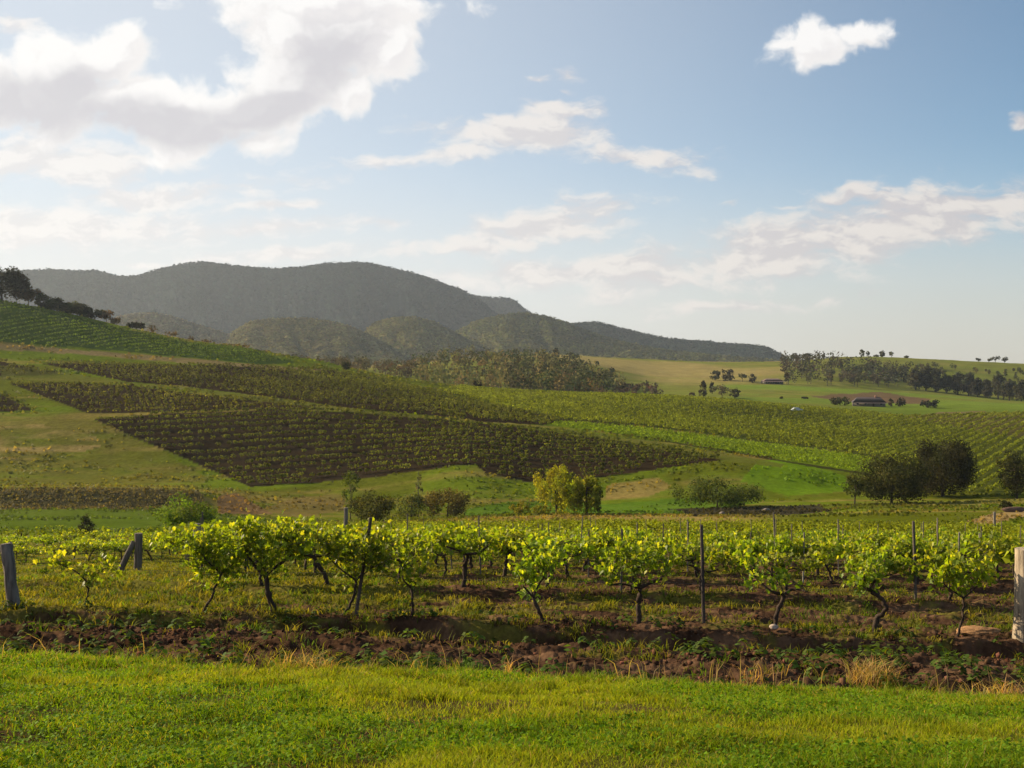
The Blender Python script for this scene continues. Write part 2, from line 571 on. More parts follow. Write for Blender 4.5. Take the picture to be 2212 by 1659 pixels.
def make_table():
    us = np.arange(-900, 3101, 10.0)
    ld = np.linspace(math.log(0.5), math.log(9000), 1100)
    ds = np.exp(ld)
    ker = np.exp(-0.5 * (np.arange(-9, 10) / 3.5) ** 2); ker /= ker.sum()
    ys = []
    for d, row in LAYERS:
        y = np.interp(us, UK, row)
        ys.append(np.convolve(np.pad(y, 9, mode='edge'), ker, 'valid'))
    Z = np.zeros((len(us), len(ds)))
    for i, u in enumerate(us):
        dn, zn = [0.5, 3.5], [-1.7, -1.72]
        for (d, _), y in zip(LAYERS, ys):
            if d == 'row':
                d = float(row_dist(np.clip(u, -300, 2600)))
            elif d == 'row2':
                d = float(row_dist(np.clip(u, -300, 2600))) + 4.25
            dn.append(d); zn.append(-(y[i] - HY) / F0 * d)
        Z[i] = pchip(np.array(dn), np.array(zn), ds)
    return us, ld, Z


T_U, T_LD, T_Z = make_table()


def base_h(X, Y):
    X, Y = np.asarray(X, float), np.asarray(Y, float)
    d = np.maximum(Y, 0.5)
    u = np.clip(CX + F0 * X / d, -900, 3099.9)
    a = (u + 900) / 10.0
    b = np.clip((np.log(d) - T_LD[0]) / (T_LD[1] - T_LD[0]), 0, len(T_LD) - 1.001)
    i, j = a.astype(int), b.astype(int)
    i = np.minimum(i, len(T_U) - 2)
    fa, fb = a - i, b - j
    return (T_Z[i, j] * (1 - fa) * (1 - fb) + T_Z[i + 1, j] * fa * (1 - fb) + T_Z[i, j + 1] * (1 - fa) * fb + T_Z[i + 1, j + 1] * fa * fb)


def rowcoords(X, Y):
    dx, dy = X - P0[0], Y - P0[1]
    return dx * RT[0] + dy * RT[1], dx * RN[0] + dy * RN[1]


S_GRASS = -9.0        # across-row position where the mown grass ends


def grass_edge(t):
    return S_GRASS + 1.1 * (fbm(t * 0.35, t * 0.0 + 3.1, 41, 4) - 0.5) + 0.5 * (fbm(t * 1.9, t * 0 + 1.7, 43, 3) - 0.5)


def weed_field(X, Y):
    """0 bare red soil ... 1 green weeds, inside the near vineyard"""
    t, s = rowcoords(X, Y)
    n = 0.42 * fbm(t * 0.45, s * 0.9, 51, 5, 0.6) + 0.58 * fbm(t * 1.7, s * 4.2, 57, 5, 0.65)
    left = sstep(8.5, -1.0, t) * sstep(0, 2, s) * 0.18
    return sstep(0.43, 0.58, n + left - 0.055 * sstep(4, 12, t) - 0.10 * sstep(-0.2, -3, s))


def micro(X, Y):
    """banks, furrows, row mounds and clods of the near vineyard"""
    t, s = rowcoords(X, Y)
    z = np.zeros_like(X)
    near = sstep(60, 30, Y)
    # mounds under the rows
    for k in range(0, 22):
        z += 0.13 * np.exp(-((s - k * ROWGAP) / 0.55) ** 2) * (s > -3)
    wob = 0.5 * (fbm(t * 0.5, s * 0 + 2.0, 61, 4) - 0.5)
    # bank in front of the first row, a drop and slow recovery
    e = s + wob
    z += -0.78 * sstep(-0.50, -0.98, e) * sstep(-6.5, -2.2, e)
    # second lip above the mown grass
    e2 = s - grass_edge(t)
    z += 0.16 * np.exp(-((e2 - 3.2) / 0.8) ** 2) - 0.14 * np.exp(-((e2 - 1.1) / 0.8) ** 2) * (0.5 + fbm(t * 0.8, s, 67, 3))
    # ploughed roughness, drawn out along the rows
    soil = sstep(-0.3, 0.5, e2) * near
    z += soil * (0.20 * (fbm(t * 1.1, s * 2.6, 71, 5, 0.6) - 0.5) + 0.13 * (fbm(t * 4.0, s * 6.5, 77, 4, 0.6) - 0.5) + 0.10 * np.abs(fbm(t * 8.0, s * 11.0, 79, 3, 0.6) - 0.5))
    # soft unevenness of the mown grass
    z += (1 - sstep(-0.3, 0.5, e2)) * (0.10 * (fbm(X * 0.9, Y * 0.9, 81, 4) - 0.5) + 0.05 * (fbm(X * 3.1, Y * 3.1, 83, 3) - 0.5))
    z *= sstep(110, 85, Y)
    # humps of the valley floor and the hills
    far = sstep(110, 160, Y)
    z += far * (Y / 400.0) * (0.9 * (fbm(X * 0.03, Y * 0.03, 91, 4) - 0.5)) * sstep(2500, 1200, Y)
    z += far * 0.35 * (fbm(X * 0.22, Y * 0.22, 93, 4) - 0.5)
    return z


def ground_h(X, Y):
    X, Y = np.asarray(X, float), np.asarray(Y, float)
    return base_h(X, Y) + micro(X, Y)


def gz(x, y):
    return float(ground_h(np.array([x]), np.array([y]))[0])


_prof = np.exp(np.linspace(math.log(4), math.log(1600), 2600))


def where(u, y, dmin=4.0, dmax=1600.0):
    """the spot of ground seen at bearing u and slope y (photo px), nearest beyond dmin"""
    d = _prof[(_prof >= dmin) & (_prof <= dmax)]
    z = base_h((u - CX) / F0 * d, d)
    yy = HY - F0 * z / d
    hit = np.nonzero(yy <= y)[0]
    k = hit[0] if len(hit) else int(np.argmin(np.abs(yy - y)))
    dd = float(d[k])
    x = (u - CX) / F0 * dd
    return x, dd, gz(x, dd)


def at_dist(u, d):
    x = (u - CX) / F0 * d
    return x, d, gz(x, d)


def inside(poly, u, y):
    p = np.asarray(poly, float)
    r = np.zeros(np.shape(u), bool)
    j = len(p) - 1
    for i in range(len(p)):
        c = ((p[i, 1] > y) != (p[j, 1] > y)) & (u < (p[j, 0] - p[i, 0]) * (y - p[i, 1]) / (p[j, 1] - p[i, 1] + 1e-12) + p[i, 0])
        r ^= c
        j = i
    return r


# vineyard blocks and paddocks on the hills (bearing, slope), read on the ground between the distances given
FIELDS = {
    'main': [(200, 905), (540, 1052), (700, 1040), (900, 1018), (990, 1003), (1030, 1004), (1045, 1020), (1150, 1043), (1250, 1035), (1430, 1012), (1568, 992), (1440, 968), (1300, 948), (1100, 921), (920, 904), (800, 893), (620, 886), (400, 890)],
    'upper': [(22, 828), (190, 893), (510, 887), (690, 885), (760, 888), (620, 872), (510, 863), (280, 832), (120, 827)],
    'band': [(85, 784), (270, 824), (400, 834), (560, 856), (750, 882), (940, 899), (1010, 906), (925, 886), (760, 842), (640, 803), (560, 792), (350, 786)],
    'strip': [(605, 795), (691, 829), (800, 856), (908, 880), (1040, 913), (1180, 919), (1219, 909), (1073, 878), (935, 848), (860, 826), (760, 806), (691, 796)],
    'big': [(945, 843), (1000, 836), (1100, 838), (1300, 850), (1500, 861), (1700, 876), (1850, 888), (1960, 903), (2080, 925), (2300, 962), (2300, 1070), (2100, 1065), (1960, 1012), (1885, 988), (1760, 969), (1650, 956), (1500, 935), (1380, 922), (1219, 908), (1073, 878)],
    'crest': [(-60, 640), (0, 652), (100, 672), (200, 696), (300, 717), (400, 738), (540, 757), (640, 784), (560, 788), (400, 772), (200, 752), (0, 740), (-60, 738)],
    'left': [(-60, 845), (0, 850), (75, 886), (0, 890), (-60, 892)],
    'left_top': [(-60, 778), (0, 780), (80, 798), (130, 806), (90, 811), (0, 812), (-60, 812)],
    'far': [(1800, 907), (1960, 903), (2080, 925), (2300, 962), (2300, 890), (2212, 892), (2000, 899)],
}
YOUNG = [(1180, 917), (1219, 911), (1380, 924), (1500, 937), (1650, 958), (1760, 971), (1885, 990), (1884, 1024), (1760, 1005), (1650, 986), (1560, 970), (1430, 950), (1300, 933)]


def field_uv(X, Y):
    z = base_h(X, Y)
    return CX + F0 * X / Y, HY - F0 * z / Y


def mixc(c, col, w):
    return c * (1 - w[..., None]) + np.asarray(col, float) * w[..., None]


GREEN, BRIGHT, DRY, SOIL, REDSOIL, THATCH, SCRUB = (0.100, 0.118, 0.011), (0.120, 0.175, 0.012), (0.265, 0.195, 0.065), (0.034, 0.024, 0.013), (0.060, 0.034, 0.021), (0.070, 0.070, 0.016), (0.100, 0.086, 0.038)


def ground_colour(X, Y):
    t, s = rowcoords(X, Y)
    u, y = field_uv(X, np.maximum(Y, 0.5))
    n = fbm(X * 0.045, Y * 0.045, 101, 5, 0.55)
    st = fbm(X * 0.02, Y * 0.16, 103, 5, 0.6)
    c = np.zeros(X.shape + (3,)) + np.array(GREEN)
    # paddocks: green with drifts of dry grass
    c = mixc(c, BRIGHT, sstep(0.45, 0.62, n) * 0.7)
    c = mixc(c, DRY, sstep(0.52, 0.68, st) * 0.55)
    jit = 5 * (fbm(X * 0.07, Y * 0.07, 105, 4) - 0.5)
    uj, yj = u + 2 * jit, y + jit * 0.5
    H = (Y > 205) & (Y < 600)

    def paint(poly, col, amt=1.0, ok=H, soft=None):
        nonlocal c
        w = inside(poly, uj, yj).astype(float) * ok * amt
        if soft is not None:
            w = w * soft
        c = mixc(c, col, w)

    # the near slope
    nearv = (Y < 108)
    c = mixc(c, THATCH, nearv.astype(float))
    bare = sstep(0.375, 0.30, fbm(X * 1.1, Y * 1.7, 155, 4))
    c = mixc(c, (0.050, 0.030, 0.018), nearv * bare * 0.8)
    wf = weed_field(X, Y)
    sf = np.where(s > S_GRASS, 1.0, 0.0)
    e2 = s - grass_edge(t)
    soilw = sstep(-0.15, 0.25, e2) * nearv
    clod = fbm(t * 1.6, s * 4.0, 107, 6, 0.68)
    soilc = mixc(np.zeros(X.shape + (3,)) + np.array(REDSOIL), (0.105, 0.062, 0.037), sstep(0.5, 0.66, clod))
    soilc = mixc(soilc, (0.030, 0.017, 0.011), sstep(0.5, 0.3, clod))
    soilc = mixc(soilc, (0.110, 0.105, 0.020), wf * 0.8)
    c = c * (1 - soilw[..., None]) + soilc * soilw[..., None]
    # headland to the left of the rows: grass
    hl = sstep(2.2, 0.6, t - 0.02 * s) * sstep(1.5, 3.0, s) * nearv * sstep(0.30, 0.5, fbm(t * 0.8, s * 0.8, 109, 4) + 0.1)
    c = mixc(c, (0.125, 0.120, 0.022), hl * 0.8)
    # dry crest behind the near block
    c = mixc(c, DRY, sstep(116, 124, Y) * sstep(150, 136, Y) * sstep(900, 1150, u) * sstep(1720, 1550, u) * 0.85)
    V = (Y > 108) & (Y < 240)
    # weedy bank on the left, mown green below it
    paint([(-500, 1050), (0, 1056), (300, 1052), (430, 1060), (440, 1080), (380, 1094), (0, 1102), (-500, 1102)], SCRUB, 0.95, V)
    paint([(-500, 1102), (0, 1102), (370, 1096), (560, 1120), (700, 1135), (400, 1150), (0, 1150), (-500, 1150)], (0.080, 0.125, 0.014), 0.9, V)
    paint([(470, 1072), (510, 1064), (545, 1085), (590, 1110), (470, 1110)], (0.19, 0.115, 0.06), 0.85, V)
    paint([(560, 1100), (650, 1072), (745, 1066), (752, 1100), (640, 1116)], (0.17, 0.125, 0.045), 0.7, V)
    # green hollow in the middle
    paint([(1010, 1098), (1120, 1082), (1200, 1082), (1300, 1090), (1480, 1075), (1640, 1085), (1450, 1112), (1200, 1112), (1000, 1112)], (0.075, 0.145, 0.014), 0.85, V)
    paint([(1310, 1046), (1420, 1030), (1450, 1050), (1400, 1072), (1310, 1078)], DRY, 0.8, (Y > 150) & (Y < 260))
    paint([(1440, 1098), (1600, 1094), (1760, 1092), (1800, 1103), (1700, 1114), (1500, 1116)], (0.045, 0.040, 0.028), 0.95, (Y > 120) & (Y < 240))  # weedy bank, its shade painted in as a dark ground colour
    paint([(1640, 995), (1700, 990), (1830, 1030), (1840, 1060), (1700, 1072), (1600, 1040)], (0.120, 0.215, 0.010), 0.85, (Y > 160) & (Y < 290))
    paint([(2090, 1130), (2130, 1112), (2230, 1096), (2400, 1090), (2400, 1104), (2220, 1112), (2140, 1136)], (0.30, 0.21, 0.10), 0.85, (Y > 100) & (Y < 240))
    paint([(1880, 1092), (2150, 1080), (2400, 1068), (2400, 1080), (2150, 1090)], (0.20, 0.185, 0.05), 0.8, (Y > 150) & (Y < 240))
    # left paddock with dry drifts
    paint([(-500, 896), (0, 900), (190, 905), (330, 965), (450, 1035), (430, 1054), (0, 1054), (-500, 1050)], (0.150, 0.135, 0.028), 0.75, H | V, 0.4 + 0.6 * sstep(0.35, 0.6, fbm(X * 0.03, Y * 0.22, 117, 5, 0.6)))
    paint([(-500, 900), (0, 912), (180, 925), (230, 960), (150, 985), (0, 1000), (-500, 1000)], (0.30, 0.225, 0.085), 0.85, H | V, sstep(0.42, 0.62, fbm(X * 0.035, Y * 0.30, 115, 5, 0.65)))
    # vineyard blocks: dark tilled earth
    for k in ('main', 'upper', 'band', 'strip', 'left', 'left_top'):
        paint(FIELDS[k], SOIL)
    paint(FIELDS['big'], (0.070, 0.085, 0.014))
    paint(FIELDS['far'], (0.088, 0.080, 0.026), 1, (Y > 300) & (Y < 620))
    paint(FIELDS['crest'], (0.050, 0.082, 0.018))
    paint(YOUNG, (0.140, 0.200, 0.010))
    # grassy lanes between the blocks
    paint([(0, 820), (110, 823), (280, 828), (510, 861), (760, 892), (1000, 909), (1200, 926), (1500, 966), (1700, 1003), (1690, 1010), (1500, 985), (1300, 948), (1000, 907), (750, 884), (560, 857), (400, 835), (270, 825), (110, 800), (0, 790)], (0.110, 0.118, 0.022), 0.75)
    # pale track across the left hill
    paint([(-500, 730), (0, 744), (200, 757), (400, 774), (560, 790), (700, 797), (690, 803), (560, 796), (400, 784), (200, 766), (0, 757), (-500, 748)], (0.20, 0.150, 0.075), 0.85)
    # dark lines along the edges of the blocks
    paint([(1300, 933), (1430, 950), (1560, 970), (1650, 986), (1760, 1005), (1884, 1024), (1884, 1029), (1760, 1010), (1650, 990), (1560, 974), (1430, 953)], (0.04, 0.04, 0.014), 0.9)
    paint([(945, 846), (1073, 876), (1219, 907), (1380, 921), (1380, 924), (1219, 911), (1060, 878)], (0.045, 0.038, 0.016), 0.8)
    # far country
    FARC = (Y > 490)
    c = mixc(c, (0.120, 0.128, 0.030), FARC * 0.65)
    c = mixc(c, (0.27, 0.20, 0.085), sstep(0.40, 0.6, fbm(X * 0.006, Y * 0.014, 111, 5)) * sstep(800, 950, Y) * (u < 1700) * 0.62)
    c = mixc(c, (0.105, 0.160, 0.020), ((Y > 500) & (Y < 850)) * sstep(1500, 1620, u) * sstep(0.35, 0.55, fbm(X * 0.008, Y * 0.02, 113, 4)) * 0.8)
    paint([(1745, 856), (1900, 847), (2010, 862), (2000, 872), (1830, 868)], (0.10, 0.062, 0.04), 0.9, (Y > 500) & (Y < 900))
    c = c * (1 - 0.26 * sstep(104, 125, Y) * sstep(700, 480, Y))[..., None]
    paint([(1950, 905), (2020, 890), (2130, 887), (2130, 890), (2030, 896), (1960, 908)], (0.12, 0.075, 0.05), 0.7, (Y > 400) & (Y < 700))
    return c


def build_ground():
    fov = math.atan(CX / F0)
    th = np.concatenate([np.linspace(-1.15, -fov * 1.06, 36, endpoint=False), np.linspace(-fov * 1.06, fov * 1.06, 800), np.linspace(fov * 1.06, 1.15, 37)[1:]])
    r = np.concatenate([np.linspace(0.4, 3.6, 12, endpoint=False), np.geomspace(3.6, 32, 620, endpoint=False), np.geomspace(32, 110, 210, endpoint=False),
                        np.geomspace(110, 600, 330, endpoint=False), np.geomspace(600, 1700, 90, endpoint=False), np.geomspace(1700, 9000, 14)])
    TH, R = np.meshgrid(th, r, indexing='ij')
    Y = R.copy()                     # rings of equal forward distance inside the view keep the fields even
    X = R * np.tan(TH)
    Z = ground_h(X, Y)
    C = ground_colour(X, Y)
    nt, nr = X.shape
    idx = np.arange(nt * nr).reshape(nt, nr)
    F = np.stack([idx[:-1, :-1], idx[1:, :-1], idx[1:, 1:], idx[:-1, 1:]], -1).reshape(-1, 4)
    mb = MB()
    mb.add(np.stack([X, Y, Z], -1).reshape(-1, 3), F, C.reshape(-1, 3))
    # ground behind and beside the viewer
    o = mb.build('ground', M_GROUND, smooth=True)
    tag(o, kind='structure', label='grassy slope, vineyard soil and valley floor')
    b = MB()
    xs, ys = np.meshgrid(np.linspace(-30, 30, 30), np.linspace(-14, 0.44, 16), indexing='ij')
    Z2 = np.full(xs.shape, -1.72) + 0.05 * (fbm(xs, ys, 5) - 0.5)
    i2 = np.arange(xs.size).reshape(xs.shape)
    F2 = np.stack([i2[:-1, :-1], i2[1:, :-1], i2[1:, 1:], i2[:-1, 1:]], -1).reshape(-1, 4)
    b.add(np.stack([xs, ys, Z2], -1).reshape(-1, 3), F2, THATCH)
    tag(b.build('lawn', M_GROUND, smooth=True), kind='structure')


build_ground()

# ------------------------------------------------------------------ mountains and foothills with their forest
FOREST = MB()


def puff(mb, P, h, w, n, col, rng, size, squash=1.0, nrm=None):
    """far tree crowns: P (k,3) feet, n leaf clumps each, spread through an uneven crown"""
    k = len(P)
    h, w = h[:, None, None], w[:, None, None]
    q = rng.normal(size=(k, n, 3))
    q /= np.linalg.norm(q, axis=2, keepdims=True)
    q *= (0.45 + 0.55 * rng.random((k, n, 1)))
    lump = 1 + 0.35 * (rng.random((k, 1, 3)) - 0.5)
    off = q * lump * np.concatenate([w * 0.5, w * 0.5, h * 0.40 * squash], 2) + np.concatenate([0 * h, 0 * h, h * 0.62], 2)
    pts = (P[:, None, :] + off).reshape(-1, 3)
    nn = (q + 0.5 * rng.normal(size=q.shape)).reshape(-1, 3)
    if nrm is not None:
        nn = 0.65 * nn + 0.85 * np.repeat(nrm, n, axis=0)
    nn /= np.linalg.norm(nn, axis=1, keepdims=True)
    c = np.repeat(vary(col, k, rng, 0.30, 0.16) if np.ndim(col) == 1 else col, n, axis=0) * (0.75 + 0.5 * rng.random((k * n, 1)))
    s = np.repeat((size * np.ones(k)), n) * (0.7 + 0.6 * rng.random(k * n))
    quads(mb, pts, nn, s, c, rng)


def ridge(name, crest, dist, depth, seed, power=1.6, gully=0.10, zb=-14.0, trees=0, th=(9, 15), tcol=(0.050, 0.056, 0.022), rock=(0.040, 0.043, 0.020), base=None, nq=9, qs=4.2):
    cu = np.array([c[0] for c in crest], float); cy = np.array([c[1] for c in crest], float)
    us = np.arange(cu[0], cu[-1] + 0.1, 2.0)
    ker = np.exp(-0.5 * (np.arange(-8, 9) / 3.0) ** 2); ker /= ker.sum()
    ys = np.convolve(np.pad(np.interp(us, cu, cy), 8, mode='edge'), ker, 'valid')
    dist = np.asarray(dist, float)
    dc = np.full(len(us), dist) if dist.ndim == 0 else np.interp(us, cu, dist)
    vv = np.concatenate([np.linspace(0, 1, 60), np.linspace(1.04, 1.6, 8)])

    def surf(u, v):
        y = np.interp(u, us, ys); d0 = np.interp(u, us, dc)
        zc = (HY - y) / F0 * d0
        g = np.abs(fbm(u * 0.021 + 0.5 * v, v * 1.3 + 0.006 * u, seed, 4) - 0.5) * 2
        vf = np.clip(v, 0, 1)
        p = np.where(v <= 1, vf ** power, 1 - (v - 1) * 0.9)
        z = zb + (zc - zb) * (p - gully * (g - 0.25) * np.sin(np.pi * vf) ** 1.0 * (v < 1))
        d = d0 - depth * (1 - v)
        d = d + depth * 0.10 * (fbm(u * 0.03, v * 2, seed + 9, 3) - 0.5) * (1 - vf)
        return np.stack([(u - CX) / F0 * d, d, z], -1)

    Ug, Vg = np.meshgrid(us, vv, indexing='ij')
    P = surf(Ug, Vg)
    idx = np.arange(Ug.size).reshape(Ug.shape)
    F = np.stack([idx[:-1, :-1], idx[1:, :-1], idx[1:, 1:], idx[:-1, 1:]], -1).reshape(-1, 4)
    mb = MB()
    n = fbm(Ug * 0.05, Vg * 5, seed + 4, 4)
    c = np.array(rock) * (0.7 + 0.6 * n[..., None])
    mb.add(P.reshape(-1, 3), F, c.reshape(-1, 3))
    tag(mb.build(name, M_GROUND, smooth=True), kind='structure')
    if trees:
        rng = np.random.default_rng(seed)
        u = rng.uniform(us[0], us[-1], trees)
        v = np.sqrt(rng.uniform(0.01, 1.06, trees))
        k = trees // 8
        v[:k] = rng.uniform(0.97, 1.02, k)
        keep = (fbm(u * 0.03, v * 6, seed + 5, 3) > 0.27) | (v > 0.85)
        u, v = u[keep], v[keep]
        p = surf(u, v)
        h = rng.uniform(*th, len(u))
        ta = surf(u + 2.0, v) - surf(u - 2.0, v)
        tb_ = surf(u, v + 0.02) - surf(u, v - 0.02)
        nr = np.cross(ta, tb_); nr /= np.linalg.norm(nr, axis=1, keepdims=True)
        nr[nr[:, 2] < 0] *= -1
        patch = 0.45 + 1.10 * fbm(u * 0.045, v * 7, seed + 6, 4)
        cc = vary(tcol, len(u), rng, 0.28, 0.12) * patch[:, None]
        puff(FOREST, p - np.array([0, 0, 0.2]) * h[:, None], h, h * rng.uniform(0.6, 1.0, len(u)), nq, cc, rng, qs, nrm=nr)


ridge('mountain', [(-420, 610), (-200, 596), (0, 592), (50, 589), (110, 586), (160, 590), (205, 587), (255, 602), (300, 600), (335, 588), (385, 576), (430, 570), (480, 574), (530, 581),
                   (600, 585), (660, 580), (710, 573), (770, 571), (810, 575), (860, 587), (915, 600), (960, 618), (1000, 632), (1040, 655), (1080, 690), (1130, 735), (1180, 775), (1220, 800)],
      3600, 1000, 201, 1.9, 0.34, trees=30000, th=(10, 17), tcol=(0.017, 0.030, 0.026), rock=(0.016, 0.024, 0.020), nq=7, qs=6.5)
ridge('cliff_ridge', [(940, 640), (985, 640), (1030, 643), (1060, 647), (1092, 647), (1112, 652), (1128, 668), (1150, 683), (1185, 705), (1260, 745), (1330, 790)],
      4300, 700, 211, 1.7, 0.15, trees=5000, th=(12, 20), tcol=(0.028, 0.038, 0.030), rock=(0.055, 0.055, 0.045), nq=6, qs=7)
ridge('far_spur', [(1180, 730), (1230, 706), (1290, 701), (1330, 712), (1380, 724), (1430, 736), (1480, 741), (1530, 744), (1570, 749), (1630, 752), (1660, 757), (1680, 768), (1700, 780), (1730, 800)],
      3300, 700, 221, 1.5, 0.16, trees=7000, th=(11, 19), tcol=(0.028, 0.042, 0.024), nq=7, qs=6)
ridge('wooded_spur', [(880, 790), (940, 750), (985, 724), (1030, 700), (1080, 688), (1130, 682), (1175, 688), (1220, 702), (1270, 722), (1330, 742), (1400, 757), (1470, 768), (1560, 776), (1640, 782), (1760, 795)],
      2600, 700, 231, 1.3, 0.20, trees=9000, th=(10, 16), tcol=(0.085, 0.090, 0.026), rock=(0.095, 0.090, 0.030), nq=8, qs=5)
ridge('foothill', [(770, 790), (790, 720), (815, 703), (850, 694), (890, 692), (930, 700), (970, 720), (1010, 742), (1060, 770), (1100, 800)],
      2300, 420, 241, 1.0, 0.15, trees=4500, th=(9, 15), tcol=(0.130, 0.125, 0.040), rock=(0.13, 0.12, 0.045), nq=8, qs=4.5)
ridge('foothill', [(470, 790), (505, 725), (540, 704), (590, 697), (650, 696), (700, 701), (750, 712), (800, 733), (850, 762), (900, 795)],
      2050, 420, 251, 1.0, 0.15, trees=6000, th=(9, 15), tcol=(0.125, 0.118, 0.045), rock=(0.13, 0.12, 0.05), nq=8, qs=4.2)
ridge('foothill', [(200, 720), (260, 690), (320, 682), (370, 690), (420, 708), (470, 722), (520, 740), (560, 770), (600, 800)],
      2250, 420, 261, 1.0, 0.12, trees=3500, th=(9, 15), tcol=(0.135, 0.120, 0.060), rock=(0.135, 0.12, 0.06), nq=7, qs=4.5)
tag(FOREST.build('forest', M_FAR), 'dense grey green forest covering the mountain and its foothills', 'forest', kind='stuff')

# open woodland on the knoll and across the valley, hundreds of crowns that run together
WOOD = MB()
WRNG = np.random.default_rng(31)


def woods(poly, n, dlo, dhi, h, col, size=1.3, nq=34, ratio=(0.55, 0.95)):
    p = np.asarray(poly, float)
    u = WRNG.uniform(p[:, 0].min(), p[:, 0].max(), n * 8)
    d = np.sqrt(WRNG.uniform(dlo ** 2, dhi ** 2, n * 8))
    X = (u - CX) / F0 * d
    Z = ground_h(X, d)
    y = HY - F0 * Z / d
    ok = np.nonzero(inside(poly, u, y))[0][:n]
    P = np.stack([X, d, Z], 1)[ok]
    hh = WRNG.uniform(*h, len(ok))
    puff(WOOD, P, hh, hh * WRNG.uniform(*ratio, len(ok)), nq, col, WRNG, size)
    for (x, yy, z), k in zip(P[::2], hh[::2]):
        tube(WOOD, [(x, yy, z - 0.3), (x + 0.2, yy, z + k * 0.5)], [0.30, 0.18], 4, (0.10, 0.085, 0.07), rng=WRNG, cap=False)


KNOLL = [(880, 850), (900, 800), (950, 785), (1010, 772), (1090, 766), (1170, 778), (1215, 790), (1280, 815), (1330, 835), (1345, 858), (1200, 866), (1000, 862)]
woods(KNOLL, 170, 560, 870, (9, 15), (0.180, 0.150, 0.055), size=1.6)
woods(KNOLL, 140, 560, 870, (9, 16), (0.080, 0.084, 0.032), size=1.6)
woods([(1080, 800), (1200, 800), (1320, 838), (1330, 862), (1100, 862)], 80, 560, 800, (11, 17), (0.055, 0.062, 0.026), size=1.6)
woods([(1180, 840), (1420, 840), (1430, 868), (1180, 868)], 60, 590, 860, (4, 7), (0.10, 0.075, 0.045))
woods([(620, 800), (760, 800), (900, 800), (900, 830), (620, 815)], 130, 640, 1150, (8, 13), (0.105, 0.088, 0.042), size=1.5)
woods([(1150, 760), (1760, 776), (1760, 795), (1150, 800)], 0, 1200, 1500, (7, 11), (0.06, 0.06, 0.03))
woods([(1690, 783), (1760, 777), (1880, 790), (1960, 808), (1960, 836), (1880, 838), (1780, 834), (1690, 832)], 170, 840, 1220, (8, 13), (0.068, 0.062, 0.036), size=1.5)
woods([(1800, 800), (1960, 806), (1975, 838), (1850, 836)], 60, 840, 1100, (8, 12), (0.05, 0.058, 0.034), size=1.5)
woods([(1940, 790), (2060, 796), (2120, 806), (2000, 815)], 26, 850, 1200, (4, 7), (0.07, 0.07, 0.03), size=1.4)
woods([(2050, 796), (2212, 800), (2300, 815), (2300, 845), (2212, 840), (2100, 815)], 40, 880, 1200, (3, 6), (0.08, 0.085, 0.03), size=1.4)
tag(WOOD.build('woodland', M_FAR), 'open eucalypt woodland on the knoll and the far side of the valley', 'woodland', kind='stuff')

# ------------------------------------------------------------------ trees that stand by themselves
TREE_COUNT = 0


